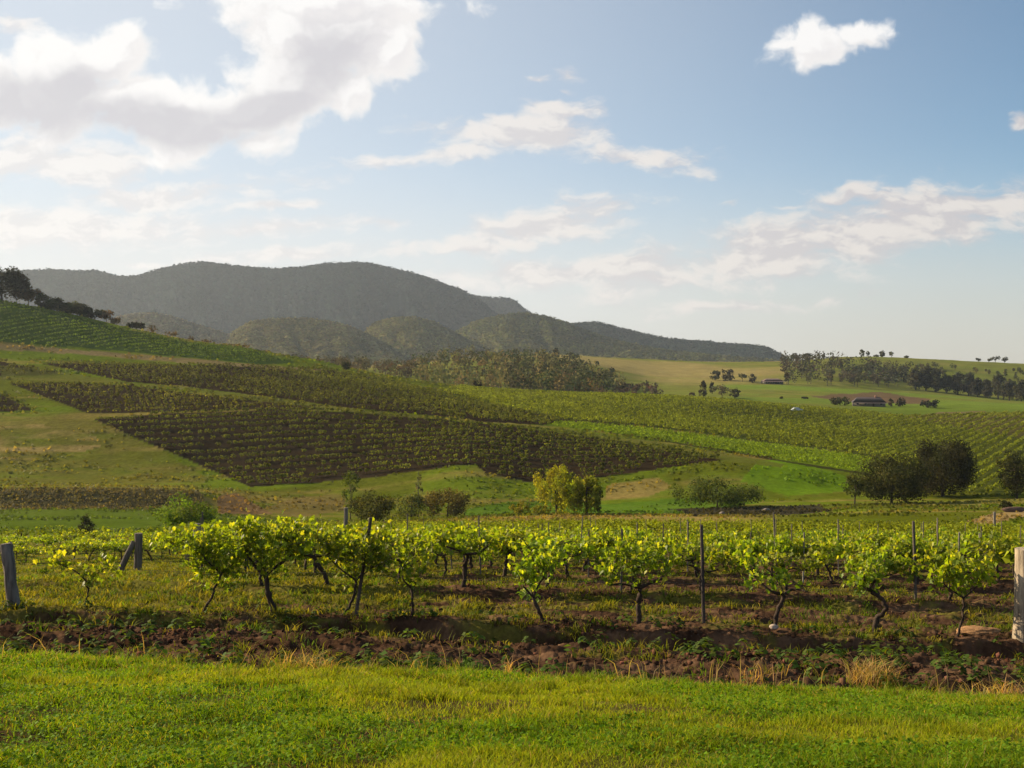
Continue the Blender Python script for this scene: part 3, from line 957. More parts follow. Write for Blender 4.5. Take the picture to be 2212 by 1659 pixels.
def tree(name, label, place, h, w, style='round', col=(0.055, 0.065, 0.020), group=None, cat='tree', dens=1.0, bark=(0.060, 0.048, 0.038), mat=None, lean=0.0, trunk_h=None, thick=1.0):
    """a tapered trunk with limbs and a crown of leaf clumps"""
    global TREE_COUNT
    TREE_COUNT += 1
    rng = np.random.default_rng(500 + TREE_COUNT)
    x, d, z = place
    root = empty(name, (x, d, z - 0.05))
    tag(root, label, cat, group)
    px = 1065.0 / d                          # size of a metre in the picture
    R = w / 2
    if style == 'round':
        lo, nclu = 0.0, 46
    elif style == 'dense':
        lo, nclu = 0.0, 44
    elif style == 'spread':
        lo, nclu = 0.05, 60
    elif style == 'gum':
        lo, nclu = 0.22, 26
    elif style == 'column':
        lo, nclu = 0.03, 40
    elif style == 'willow':
        lo, nclu = 0.20, 54
    else:
        lo, nclu = 0.10, 40
    if h * px < 22:
        nclu = max(8, nclu // 2)
    # clump centres through the crown
    q = unit(nclu, rng) * (0.55 + 0.45 * rng.random((nclu, 1)) ** 0.5)
    ph = rng.uniform(0, 6.28, 3)
    az = np.arctan2(q[:, 1], q[:, 0])
    kl = 2.2 if style == 'willow' else 1.0
    lump = 1 + 0.13 * kl * np.sin(2 * az + ph[0]) + 0.10 * kl * np.sin(3 * az + ph[1] + 3 * q[:, 2])
    zt = (q[:, 2] + 1) / 2
    rc = {'gum': 0.30, 'dense': 0.27, 'willow': 0.20, 'spread': 0.20, 'column': 0.36}.get(style, 0.28) * R * rng.uniform(0.7, 1.3, nclu)
    rc = np.minimum(rc, 0.3 * h)
    grow = 1.0
    if style == 'spread':
        zt = 0.15 + 0.85 * zt - 0.22 * (q[:, 0] ** 2 + q[:, 1] ** 2)
    elif style == 'column':
        grow = 1.10 - 0.45 * zt
    elif style == 'conifer':
        grow = 1.25 - 1.05 * zt
    half = rc * 0.7
    zc = np.clip(h * (lo + (1 - lo) * zt), h * lo + half, h - half)
    zc = h * lo + half + (h * (1 - lo) - 2 * half) * np.clip(zt, 0, 1)
    rad = np.maximum(R * lump * grow - rc * 0.75, 0.05 * R)
    C = np.stack([q[:, 0] * rad + lean * zc, q[:, 1] * rad, zc], 1)
    ls = np.clip(1.45 / px, 0.05, 1.4)
    area = math.pi / 4 * (w * px) * (h * px * (1 - lo))
    nl = int(np.clip(area * (3.6 if style in ('round', 'dense', 'column', 'willow') else 2.4) * dens / (ls * px) ** 2 * 1.5, 60, 14000))
    wts = rc ** 2 / (rc ** 2).sum()
    ci = rng.choice(nclu, nl, p=wts)
    o = unit(nl, rng) * (rng.random((nl, 1)) ** 0.4)
    P = C[ci] + o * rc[ci][:, None]
    drop = None
    if style == 'willow':
        ln = rng.random(nl) ** 1.3 * h * rng.uniform(0.16, 0.38, nclu)[ci]
        P = C[ci] + o * rc[ci][:, None] * np.array([0.8, 0.8, 0.6]) - np.stack([0 * ln, 0 * ln, ln], 1)
        P[:, 2] = np.maximum(P[:, 2], 0.1)
    N = o + 0.6 * unit(nl, rng) + np.array([0, 0, 0.25])
    N /= np.linalg.norm(N, axis=1, keepdims=True)
    cc = vary(col, nclu, rng, 0.42, 0.10)[ci] * (0.72 + 0.56 * rng.random((nl, 1)))
    mb = MB()
    quads(mb, P, N, ls * rng.uniform(0.7, 1.5, nl), cc, rng, 1.4 if style == 'willow' else 1.1, droop=(0, 0, -1) if style == 'willow' else None)
    mb.build('crown', mat or (M_WILLOW if style == 'willow' else M_LEAF), root)
    tb = MB()
    th = trunk_h or h * (0.62 if style != 'spread' else 0.45)
    r0 = max(0.028 * h, 0.25 / px, 0.05) * thick
    bend = rng.normal(0, 0.02 * h, 2)
    path = smooth_path([(0, 0, -0.3), (bend[0] * 0.4, bend[1] * 0.4, th * 0.35), (bend[0] + lean * th * 0.7, bend[1], th * 0.7), (bend[0] + lean * th, bend[1], th)], 3)
    tube(tb, path, np.linspace(r0, r0 * 0.4, len(path)), 6, bark, 0.2, rng)
    for k in rng.choice(nclu, min(7, nclu), replace=False):
        s = path[rng.integers(len(path) // 3, len(path))]
        e = C[k]
        m = (s + e) / 2 + np.array([0, 0, 0.06 * h])
        lp = smooth_path([s, m, e], 3)
        tube(tb, lp, np.linspace(r0 * 0.42, r0 * 0.12, len(lp)), 4, bark, 0.2, rng, cap=False)
    tb.build('trunk', M_BARK, root)
    return root


def tree_px(name, label, u, by, ty, wpx, style='round', dmin=110, dmax=1600, d=None, **kw):
    p = at_dist(u, d) if d else where(u, by, dmin, dmax)
    k = p[1] / F0
    base = HY - p[2] / k
    return tree(name, label, p, max(base - ty, 3) * k, wpx * k, style, **kw)


DK, MG, OL, YG, GUM, TAN = (0.026, 0.030, 0.014), (0.060, 0.092, 0.016), (0.125, 0.105, 0.028), (0.25, 0.255, 0.018), (0.050, 0.055, 0.026), (0.115, 0.085, 0.042)
# the valley behind the near vines
tree_px('tree', 'low spreading green tree with a thin dark trunk beside the dirt track', 402, 1150, 1058, 150, 'spread', 108, col=(0.115, 0.185, 0.016), dens=1.3)
tree_px('tree', 'small dark upright tree standing alone at the edge of the dirt track', 186, 1160, 1104, 46, 'conifer', 85, col=(0.036, 0.046, 0.018))
tree_px('shrub', 'big rounded dark shrub behind the near vines, left of the paler bushes', 806, 1131, 1054, 116, 'dense', 140, col=(0.070, 0.080, 0.020), cat='shrub')
tree_px('shrub', 'pale green loose bush beside a thin bare sapling', 888, 1121, 1060, 80, 'round', 140, col=(0.110, 0.130, 0.030), dens=0.8, cat='shrub')
tree_px('shrub', 'olive brown rounded bush, right of the bare sapling', 966, 1118, 1050, 104, 'round', 140, col=OL, cat='shrub')
tree_px('sapling', 'thin bare sapling rising above the pale bush', 905, 1120, 1018, 26, 'gum', 140, col=(0.09, 0.085, 0.05), dens=0.25, bark=(0.13, 0.115, 0.09), trunk_h=8.5, thick=0.32)
tree_px('sapling', 'slim green sapling just left of the big rounded shrub', 757, 1126, 1008, 56, 'gum', 140, col=(0.075, 0.105, 0.018), dens=0.6, thick=0.4)
tree_px('willow', 'tall yellow green willow with drooping branches in the valley', 1203, 1113, 994, 126, 'willow', 150, col=YG, dens=0.9)
tree_px('willow', 'shorter rounder willow with a yellow top and dark right side', 1268, 1113, 1018, 92, 'willow', 150, col=(0.20, 0.21, 0.016), dens=1.5)
tree_px('shrub', 'small bright yellow bush left of the tall willow', 1125, 1114, 1080, 46, 'round', 150, col=(0.20, 0.19, 0.020), cat='shrub')
tree_px('shrub', 'low straggling yellow green bush at the foot of the tall willow', 1172, 1113, 1086, 56, 'spread', 150, col=(0.15, 0.16, 0.018), cat='shrub')
tree_px('tree', 'wide low spreading dark green tree above the shaded bank', 1550, 1096, 1024, 200, 'spread', 150, col=(0.070, 0.095, 0.020), dens=1.5)
tree_px('tree', 'broad dark tree, the left one of the two big dark crowns', 1926, 1090, 976, 172, 'dense', 160, dens=1.3, col=(0.044, 0.048, 0.014))
tree_px('tree', 'tallest darkest round tree, the right one of the two big dark crowns', 2036, 1084, 942, 186, 'dense', 160, dens=1.4, col=(0.030, 0.031, 0.013), d=212)
tree_px('tree', 'slender green tree at the left foot of the two big dark trees', 1846, 1092, 1024, 58, 'gum', 160, col=(0.058, 0.072, 0.020))
tree_px('tree', 'tall dark tree cut off by the right edge of the view', 2196, 1076, 966, 88, 'round', 160, col=(0.042, 0.045, 0.016), dens=0.8)
tree_px('shrub', 'small dark bush beside a fallen log at the right edge', 2172, 1104, 1080, 34, 'dense', 120, col=(0.040, 0.045, 0.018), cat='shrub')
# on the hills
tree_px('tree', 'single round dark tree on the crest of the green vineyard', 1032, 840, 820, 18, 'dense', 440, 490, col=(0.018, 0.018, 0.012))
tree_px('tree', 'small dark tree on the hill crest above the vineyards', 748, 799, 776, 28, 'round', 440, 490, col=(0.040, 0.046, 0.018))
RG = 'trees along the left hill crest'
for (u, ty, w, st, col, lab) in [
        (4, 570, 150, 'round', (0.028, 0.032, 0.018), 'tallest dark gum tree at the top of the left hill'),
        (62, 612, 58, 'gum', (0.070, 0.055, 0.030), 'brownish open gum tree next to the tallest one on the left hill'),
        (92, 626, 34, 'round', (0.038, 0.045, 0.020), 'small dark tree between the brownish gum and the crest hedge of trees'),
        (118, 634, 50, 'dense', (0.034, 0.042, 0.018), 'first dense dark tree in the thick row on the left hill crest'),
        (146, 643, 52, 'dense', (0.048, 0.052, 0.018), 'second dense tree, slightly yellower, in the thick row on the left crest'),
        (172, 650, 48, 'dense', (0.042, 0.048, 0.020), 'third dense tree in the thick row on the left crest'),
        (198, 660, 44, 'dense', (0.030, 0.036, 0.018), 'last and darkest tree of the thick row on the left crest'),
        (230, 664, 40, 'gum', TAN, 'thin tan tree just right of the thick row on the left crest'),
        (252, 680, 34, 'gum', TAN, 'low tan tree between the thin tan tree and the round dark bush'),
        (293, 690, 34, 'dense', (0.024, 0.026, 0.014), 'round dark bush alone on the slope of the left crest')]:
    tree_px('tree', lab, u, 700, ty + 5, w * (1.25 if st == 'dense' else 0.95), st, d=482, col=col, group=RG, dens=2.0)
for (u, ty, w) in [(330, 702, 24), (372, 714, 30), (412, 726, 18), (448, 732, 30), (500, 740, 26), (524, 742, 40), (575, 757, 30), (612, 766, 26), (640, 772, 18), (690, 785, 16)]:
    tree_px('shrub', 'sparse tan scrub along the crest below the left hill', u, 720, ty, w, 'gum', d=496, col=TAN, group='tan scrub on the crest', cat='shrub', dens=0.8)
# beyond the crest
for (u, by, ty, w, st, col, lab) in [
        (1200, 772, 751, 22, 'column', (0.030, 0.036, 0.022), 'dark tree on the dry hill beside the knoll, left one of a pair'),
        (1240, 776, 758, 24, 'round', (0.030, 0.036, 0.024), 'dark broad tree on the dry hill beside the knoll, right one of a pair'),
        (1290, 790, 780, 9, 'round', GUM, 'tiny lone tree on the dry hill right of the dark pair'),
        (1322, 808, 791, 13, 'dense', (0.032, 0.036, 0.020), 'small dark tree at the right edge of the wooded knoll'),
        (1312, 813, 799, 11, 'round', GUM, 'smaller tree tucked against the small dark tree at the edge of the knoll'),
        (1519, 858, 820, 24, 'column', (0.045, 0.045, 0.028), 'tall narrow tree at the end of the small valley grove'),
        (1538, 852, 824, 17, 'column', (0.030, 0.034, 0.022), 'short narrow dark tree next to the tall narrow one in the grove'),
        (1560, 860, 830, 44, 'gum', (0.085, 0.085, 0.050), 'pale grey green tree in the small valley grove'),
        (1588, 860, 838, 26, 'round', GUM, 'low tree on the right side of the small valley grove'),
        (1495, 862, 845, 14, 'round', (0.09, 0.07, 0.045), 'brownish shrub left of the small valley grove'),
        (1545, 822, 797, 26, 'round', GUM, 'first round tree of the belt left of the far house'),
        (1572, 824, 796, 34, 'dense', (0.055, 0.050, 0.034), 'biggest tree of the belt left of the far house'),
        (1604, 826, 803, 24, 'gum', GUM, 'open gum tree of the belt left of the far house'),
        (1625, 828, 808, 20, 'round', (0.060, 0.055, 0.036), 'small brownish tree of the belt beside the far house'),
        (1700, 828, 800, 16, 'column', GUM, 'tall thin tree just right of the far house'),
        (1815, 876, 854, 46, 'round', (0.050, 0.055, 0.030), 'wide bush in front of the left end of the brown roofed farmhouse'),
        (1924, 878, 860, 14, 'round', (0.045, 0.045, 0.028), 'small bush at the right end of the brown roofed farmhouse'),
        (1944, 879, 858, 22, 'dense', (0.026, 0.028, 0.018), 'dark bush to the right of the brown roofed farmhouse'),
        (2010, 882, 862, 44, 'dense', (0.024, 0.028, 0.022), 'round dark blue green tree alone in the paddock right of the farmhouse'),
        (1688, 863, 857, 9, 'round', (0.03, 0.032, 0.02), 'tiny dark shrub in the green paddock, nearer the grove'),
        (1738, 863, 857, 12, 'round', (0.035, 0.034, 0.02), 'tiny dark shrub in the green paddock, nearer the farmhouse')]:
    tree_px('tree' if 'shrub' not in lab and 'bush' not in lab else 'shrub', lab, u, by, ty, w, st, 560, col=col, cat='tree' if 'shrub' not in lab and 'bush' not in lab else 'shrub')
for k, u in enumerate([1978, 2000, 2022, 2044, 2068, 2092, 2112, 2134, 2156, 2180, 2206]):
    by = 842 + (u - 1978) * 0.112
    hh = [44, 52, 50, 40, 46, 50, 42, 40, 52, 46, 44][k]
    tree_px('tree', 'dark tall tree of the windbreak at the right edge of the far paddock', u, by, by - hh * 1.1, 42, 'column', 620, dens=1.6, col=(0.050, 0.052, 0.034), group='windbreak trees right of the farmhouse')
for (u, ty, w, st, lab) in [
        (1712, 766, 30, 'gum', 'airy umbrella shaped gum at the left end of the far ridge'), (1745, 762, 30, 'round', 'dense round tree on the far ridge above the brown wood'),
        (1778, 763, 12, 'column', 'thin upright tree on the far ridge above the brown wood'), (1800, 770, 30, 'spread', 'low flat tree on the far ridge above the brown wood'),
        (1862, 754, 13, 'round', 'tree standing on the bare skyline, left one of a close pair'), (1876, 757, 12, 'gum', 'sparse tree on the bare skyline, right one of a close pair'),
        (1893, 766, 12, 'spread', 'low bush on the skyline between the close pair and the round one'), (1906, 756, 16, 'round', 'round tree on the bare skyline in the middle of the far ridge'),
        (1926, 758, 12, 'gum', 'small tree on the bare skyline right of the round one'), (1958, 768, 9, 'round', 'tiny shrub on the skyline right of the ridge top trees'),
        (2114, 772, 11, 'gum', 'small separate tree left of the skyline clump at the far right'), (2136, 774, 16, 'gum', 'left tree of the skyline clump at the far right'),
        (2150, 768, 22, 'gum', 'middle and tallest tree of the skyline clump at the far right'), (2170, 770, 18, 'gum', 'right tree of the skyline clump at the far right')]:
    tree_px('tree', lab, u, 790, ty, w, st, d=1196, col=(0.055, 0.060, 0.034), group='trees on the far skyline')


# ------------------------------------------------------------------ farmhouses, car, track
def house(label, place, L, Wd, H, R, rz, wall, roof, hip=0.25, windows=4, chimney=True):
    root = empty('farmhouse', place, rz)
    tag(root, label, 'house')
    wm = MB(); box(wm, (-L / 2, -Wd / 2, -0.6), (L / 2, Wd / 2, H), wall)
    g = 0.5
    wm.build('wall', M_PAINT, root)
    e, hx = 0.6, L * hip
    v = [(-L / 2 - e, -Wd / 2 - e, H + .02), (L / 2 + e, -Wd / 2 - e, H + .02), (L / 2 + e, Wd / 2 + e, H + .02), (-L / 2 - e, Wd / 2 + e, H + .02),
         (-L / 2 + hx, 0, H + R), (L / 2 - hx, 0, H + R)]
    rm = MB(); rm.add(v, [(0, 1, 5, 4), (2, 3, 4, 5), (3, 2, 1, 0)], roof); rm.add(v, [(1, 2, 5), (3, 0, 4)], roof)
    ro = rm.build('roof', M_PAINT, root)
    if chimney:
        cm = MB(); box(cm, (L * 0.2, -0.5, H + R * 0.5), (L * 0.2 + 0.9, 0.5, H + R + 0.9), (0.22, 0.12, 0.09)); cm.build('chimney', M_STONE, ro)
    for k in range(windows):
        x = -L / 2 + L * (k + 0.5) / windows
        if k == windows // 2:
            dm = MB(); box(dm, (x - .5, -Wd / 2 - .06, 0), (x + .5, -Wd / 2 + .02, 2.1), (0.06, 0.04, 0.03)); dm.build('door', M_PAINT, root)
        else:
            fm = MB(); box(fm, (x - .8, -Wd / 2 - .05, 0.9), (x + .8, -Wd / 2 + .02, 2.2), (0.6, 0.57, 0.5)); f = fm.build('window', M_PAINT, root)
            pm = MB(); box(pm, (x - .7, -Wd / 2 - .08, 1.0), (x + .7, -Wd / 2 - .052, 2.1), (0.02, 0.025, 0.03)); pm.build('pane', M_PAINT, f)
    for k in range(5):
        x = -L / 2 + L * k / 4
        vm = MB(); box(vm, (x - .07, -Wd / 2 - 2.0, -0.6), (x + .07, -Wd / 2 - 1.86, H - 0.4), (0.15, 0.14, 0.12)); vm.build('verandah_post', M_PAINT, root)
    vm = MB()
    vm.add([(-L / 2 - e, -Wd / 2 - 2.4, H - 0.45), (L / 2 + e, -Wd / 2 - 2.4, H - 0.45), (L / 2 + e, -Wd / 2 - .62, H - 0.05), (-L / 2 - e, -Wd / 2 - .62, H - 0.05)], [(0, 1, 2, 3)], np.array(roof) * 0.9)
    vm.build('verandah_roof', M_PAINT, root)
    return root


hp = where(1876, 878, 540)
house('long brown roofed farmhouse with pale walls in the green valley', hp, 17.0, 8.0, 2.3, 3.0, math.radians(-10), (0.16, 0.135, 0.10), (0.060, 0.046, 0.044), 0.14)
hp = where(1668, 829, 700)
house('low reddish roofed house among trees at the foot of the brown wood', hp, 16.0, 8.0, 2.3, 2.0, math.radians(6), (0.05, 0.04, 0.035), (0.17, 0.105, 0.09), 0.2, chimney=False)


def car():
    x, d, z = where(1721, 889, 440, 520)
    root = empty('parked_car', (x, d, z), math.radians(8))
    tag(root, 'silver car parked at the top edge of the green vineyard', 'car')
    paint_ = (0.34, 0.38, 0.41)
    prof = [(-2.35, .45), (-2.35, .95), (-2.1, 1.05), (-1.75, 1.1), (-1.25, 1.62), (0.55, 1.66), (1.2, 1.12), (2.1, 1.0), (2.35, .8), (2.35, .45)]
    mb = MB()
    n = len(prof)
    ring = []
    for yk, sc in ((-0.86, 0.97), (-0.80, 1.0), (0.80, 1.0), (0.86, 0.97)):
        ring += [(px_, yk * (0.86 if pz > 1.3 else 1.0), pz * sc) for px_, pz in prof]
    F = []
    for a in range(3):
        for b in range(n):
            b2 = (b + 1) % n
            F.append((a * n + b, a * n + b2, (a + 1) * n + b2, (a + 1) * n + b))
    mb.add(ring, F, paint_)
    mb.add(ring[:n], [list(range(n))], paint_); mb.add(ring[-n:], [list(range(n))[::-1]], paint_)
    body = mb.build('body', M_PAINT, root)
    for sgn in (-1, 1):
        w = MB(); y = sgn * 0.80
        w.add([(-1.55, y, 1.12), (-1.15, y * .94, 1.55), (0.45, y * .94, 1.58), (0.95, y, 1.14)], [(0, 1, 2, 3) if sgn > 0 else (3, 2, 1, 0)], (0.015, 0.018, 0.02)); w.build('window', M_PAINT, root)
        for wx in (-1.45, 1.45):
            wb = MB()
            tube(wb, [(wx, sgn * 0.62, .33), (wx, sgn * 0.88, .33)], [.33, .33], 14, (0.012, 0.012, 0.012))
            wh = wb.build('wheel', M_PAINT, root)
            rb = MB(); tube(rb, [(wx, sgn * 0.88, .33), (wx, sgn * 0.90, .33)], [.20, .20], 10, (0.4, 0.4, 0.42)); rb.build('rim', M_PAINT, wh)
    for sgn in (-1, 1):
        hb = MB(); box(hb, (2.34, sgn * .6 - .18, .68), (2.38, sgn * .6 + .18, .82), (0.8, 0.8, 0.75)); hb.build('headlight', M_PAINT, root)


car()


def ribbon(name, pts, width, col, lift=0.05, n=60):
    p = smooth_path([(a, b, 0) for a, b in pts], n)[:, :2]
    tg = np.gradient(p, axis=0); tg /= np.linalg.norm(tg, axis=1, keepdims=True)
    nrm = np.stack([-tg[:, 1], tg[:, 0]], 1)
    rows = []
    ks = np.linspace(-0.5, 0.5, 7)
    for k in ks:
        w = width * (1 + 0.35 * (fbm(np.arange(len(p)) * 0.25, np.zeros(len(p)) + 3 * np.sign(k), 15, 3) - 0.5))
        q = p + nrm * (k * w)[:, None]
        rows.append(np.stack([q[:, 0], q[:, 1], ground_h(q[:, 0], q[:, 1]) + lift], 1))
    V = np.stack(rows, 1)
    idx = np.arange(V.shape[0] * V.shape[1]).reshape(V.shape[:2])
    F = np.stack([idx[:-1, :-1], idx[:-1, 1:], idx[1:, 1:], idx[1:, :-1]], -1).reshape(-1, 4)
    mb = MB()
    cc = np.tile(np.asarray(col, float) * (0.85 + 0.3 * fbm(np.arange(V.shape[0]) * 0.3, np.zeros(V.shape[0]), 16, 3))[:, None, None], (1, V.shape[1], 1))
    mb.add(V.reshape(-1, 3), F, cc.reshape(-1, 3))
    return tag(mb.build(name, M_GROUND, smooth=True), kind='structure')


tr = [where(u, y, 95, 135)[:2] for u, y in [(-260, 1159), (0, 1159), (150, 1158), (300, 1157), (450, 1156)]]
ribbon('dirt_track', tr + [(tr[-1][0] + 14, tr[-1][1] + 3), (tr[-1][0] + 30, tr[-1][1] + 12)], 2.6, (0.34, 0.235, 0.15))

# ------------------------------------------------------------------ the near vineyard
def on_row(k, u):
    """the spot on row k at bearing u"""
    bx, by = P0 + RN * (k * ROWGAP)
    c = (u - CX) / F0
    t = (c * by - bx) / (RT[0] - c * RT[1])
    x, y = bx + RT[0] * t, by + RT[1] * t
    return x, y, gz(x, y)


LEAF = np.array([(0, 0), (0.26, -0.13), (0.50, 0.06), (0.36, 0.30), (0.56, 0.52), (0.24, 0.62), (0, 1.0)])


def vine_leaves(mb, P, N, size, col, rng, mat=0):
    """lobed leaves folded along the midrib, one outline of seven points a side"""
    n = len(P)
    r = np.array([0, 0, -1.0]) + 0.8 * unit(n, rng)
    w = np.cross(N, np.cross(r, N)); w /= np.linalg.norm(w, axis=1, keepdims=True) + 1e-9      # towards the tip
    u = np.cross(w, N)
    s = (np.asarray(size) * np.ones(n))[:, None, None]
    fold = rng.uniform(0.1, 0.5, n)[:, None, None]
    c = np.repeat(col, 7, axis=0)
    for sg in (1, -1):
        a = LEAF[None, :, 0:1] * sg
        b = LEAF[None, :, 1:2] - 0.4
        lift = np.abs(LEAF[None, :, 0:1]) * fold - 0.25 * (b + 0.4) ** 2
        V = P[:, None, :] + s * (a * u[:, None, :] + b * w[:, None, :] + lift * N[:, None, :])
        F = np.arange(7 * n).reshape(n, 7)
        if sg < 0:
            F = F[:, ::-1]
        mb.add(V.reshape(-1, 3), F, c, mat)


VBARK, CANE = (0.050, 0.036, 0.028), (0.10, 0.085, 0.03)
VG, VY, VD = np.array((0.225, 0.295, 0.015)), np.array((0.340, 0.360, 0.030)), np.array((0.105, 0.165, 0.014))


def vine_meshes(seed, trunk, arms, lobes, nleaf, r0=0.045, lsize=(0.066, 0.112), shoots=14):
    """trunk: points (x, y, z); arms: lists of points; lobes: leaf clumps (x, z, rx, rz, y, ry)"""
    rng = np.random.default_rng(seed)
    tb = MB()
    p = smooth_path([(a, b, c) for a, b, c in trunk], 5)
    p[1:-1, :2] += rng.normal(0, 0.010, (len(p) - 2, 2))
    tube(tb, p, np.linspace(r0 * 1.25, r0 * 0.85, len(p)) * rng.uniform(0.85, 1.15, len(p)), 8, VBARK, 0.35, rng)
    for a in arms:
        q = smooth_path(a, 4)
        tube(tb, q, np.linspace(r0 * 0.8, r0 * 0.35, len(q)) * rng.uniform(0.8, 1.2, len(q)), 6, VBARK, 0.35, rng)
    fb = MB()
    L = np.array(lobes, float)
    wt = L[:, 2] * L[:, 3]; wt = wt / wt.sum()
    heads = [np.array(a[-1]) for a in arms] + [np.array(trunk[-1])]
    Ps, Ns = [], []
    for k in range(shoots):
        l = L[rng.choice(len(L), p=wt)]
        e = np.array([l[0] + l[2] * rng.uniform(-1.1, 1.1), l[4] + l[5] * rng.uniform(-1, 1), l[1] + l[3] * rng.uniform(-0.2, 1.15)])
        h = min(heads, key=lambda q: np.linalg.norm(q - e)) if rng.random() < 0.7 else heads[rng.integers(len(heads))]
        m = (h + e) / 2 + np.array([rng.normal(0, .08), rng.normal(0, .08), rng.uniform(0, 0.12)])
        sp = smooth_path([h, m, e], 6)
        tube(fb, sp, np.linspace(0.008, 0.003, len(sp)), 4, CANE, 0, rng, cap=False, mat=1)
        nn = max(4, int(nleaf * 0.62 / shoots))
        i = rng.integers(2, len(sp), nn)
        Ps.append(sp[i] + rng.normal(0, 0.062, (nn, 3)))
    nn = int(nleaf * 0.38)
    ci = rng.choice(len(L), nn, p=wt)
    o = unit(nn, rng) * rng.random((nn, 1)) ** 0.45
    Ps.append(np.stack([L[ci, 0] + o[:, 0] * L[ci, 2], L[ci, 4] + o[:, 1] * L[ci, 5], L[ci, 1] + o[:, 2] * L[ci, 3]], 1))
    P = np.concatenate(Ps)
    N = unit(len(P), rng) + np.array([0, -0.35, 0.45])
    N /= np.linalg.norm(N, axis=1, keepdims=True)
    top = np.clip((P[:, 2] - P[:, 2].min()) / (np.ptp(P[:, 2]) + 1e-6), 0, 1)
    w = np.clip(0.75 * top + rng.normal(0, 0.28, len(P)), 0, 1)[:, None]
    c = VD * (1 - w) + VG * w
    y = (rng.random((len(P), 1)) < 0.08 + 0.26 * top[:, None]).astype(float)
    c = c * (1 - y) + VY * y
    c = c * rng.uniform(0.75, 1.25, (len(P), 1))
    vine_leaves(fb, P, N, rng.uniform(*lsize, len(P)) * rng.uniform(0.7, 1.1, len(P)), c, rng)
    return tb.mesh('trunk', M_BARK, True), fb.mesh('foliage', [M_VINE, M_CANE])


M_CANE = solid_mat('green_cane', 20, 0.3, 0.7, 0.0)


def put_vine(place, meshes, label, group, rz=0.0, scale=1.0):
    root = empty('grapevine', (place[0], place[1], place[2] - 0.02), rz)
    root.scale = (scale, scale, scale)
    tag(root, label, 'grapevine', group)
    link('trunk', meshes[0], root)
    link('foliage', meshes[1], root)
    return root


GV = 'grapevines of the near vineyard'
# front row, vine by vine: foot (bearing, slope), trunk and arms, leaf clumps, all read in photo px
FRONT = [
    ('spindly young vine with a few leaves beside the grey post', (180, 1325), [(190, 1296), (189, 1272)], [[(189, 1272), (160, 1250), (120, 1232)], [(189, 1272), (215, 1250), (242, 1236)]],
     [(110, 1226, 32, 22), (160, 1246, 26, 20), (240, 1236, 34, 34), (200, 1268, 22, 20)], 120, 0.017),
    ('leafy vine with a thin slanting trunk, at the start of the dense front row', (441, 1343), [(462, 1300), (478, 1262)], [[(478, 1262), (450, 1235), (425, 1215)], [(478, 1262), (510, 1235)]],
     [(420, 1215, 48, 46), (480, 1200, 55, 58), (450, 1265, 44, 42), (500, 1260, 34, 40), (455, 1160, 40, 22)], 560, 0.022),
    ('leafy vine with a thick straight dark trunk in the dense front row', (592, 1348), [(580, 1310), (573, 1268)], [[(573, 1268), (545, 1245), (530, 1220)], [(573, 1268), (610, 1240), (640, 1215)]],
     [(560, 1200, 60, 60), (620, 1190, 60, 54), (590, 1245, 52, 34), (540, 1160, 40, 26), (640, 1160, 40, 22)], 620, 0.050),
    ('leafy vine tied to a leaning wooden stake', (737, 1348), [(762, 1310), (768, 1268)], [[(768, 1268), (735, 1240), (705, 1215)], [(768, 1268), (805, 1240)]],
     [(720, 1200, 48, 48), (780, 1200, 54, 54), (750, 1262, 46, 38), (820, 1210, 40, 50), (790, 1160, 40, 24)], 560, 0.026),
    ('narrow sparse vine with a forked dark trunk', (888, 1348), [(891, 1312), (890, 1282)], [[(890, 1282), (872, 1262), (868, 1240)], [(890, 1282), (905, 1255)]],
     [(890, 1248, 30, 34), (905, 1215, 34, 28), (880, 1272, 24, 16), (925, 1195, 30, 24)], 190, 0.026),
    ('vine with low hanging leaves over a short bent trunk', (1172, 1348), [(1160, 1318), (1152, 1298)], [[(1152, 1298), (1130, 1275)], [(1152, 1298), (1165, 1270), (1180, 1245)]],
     [(1135, 1260, 30, 40), (1165, 1235, 42, 36), (1140, 1300, 30, 22), (1190, 1210, 34, 24), (1120, 1225, 30, 24)], 310, 0.032),
    ('T shaped vine with a stout straight trunk in the middle of the front row', (1379, 1362), [(1380, 1325), (1384, 1284)], [[(1384, 1284), (1350, 1280), (1315, 1276)], [(1384, 1284), (1410, 1272), (1440, 1262)]],
     [(1310, 1246, 30, 36), (1355, 1228, 46, 46), (1410, 1232, 42, 44), (1380, 1195, 46, 26), (1330, 1200, 32, 24)], 400, 0.044),
    ('nearly bare T shaped vine with a pale stone at its foot', (1672, 1372), [(1682, 1335), (1693, 1300)], [[(1693, 1300), (1665, 1292), (1640, 1272), (1622, 1245)], [(1693, 1300), (1718, 1292), (1735, 1288)]],
     [(1622, 1245, 28, 46), (1650, 1272, 28, 26), (1605, 1212, 20, 22), (1690, 1262, 18, 22)], 150, 0.038),
    ('crooked S shaped vine leaning to the left', (1888, 1384), [(1895, 1352), (1914, 1328), (1902, 1304), (1876, 1286)], [[(1876, 1286), (1862, 1262)], [(1876, 1286), (1892, 1258)]],
     [(1870, 1278, 34, 28), (1890, 1240, 32, 32), (1850, 1252, 26, 24), (1900, 1210, 24, 20)], 220, 0.040),
    ('thin trunked vine with a rounded head near the pale sand mound', (2066, 1388), [(2078, 1340), (2082, 1296)], [[(2082, 1296), (2050, 1276), (2030, 1260)], [(2082, 1296), (2115, 1270)]],
     [(2040, 1262, 38, 34), (2085, 1255, 42, 42), (2120, 1240, 32, 34), (2075, 1215, 40, 24)], 330, 0.022),
]
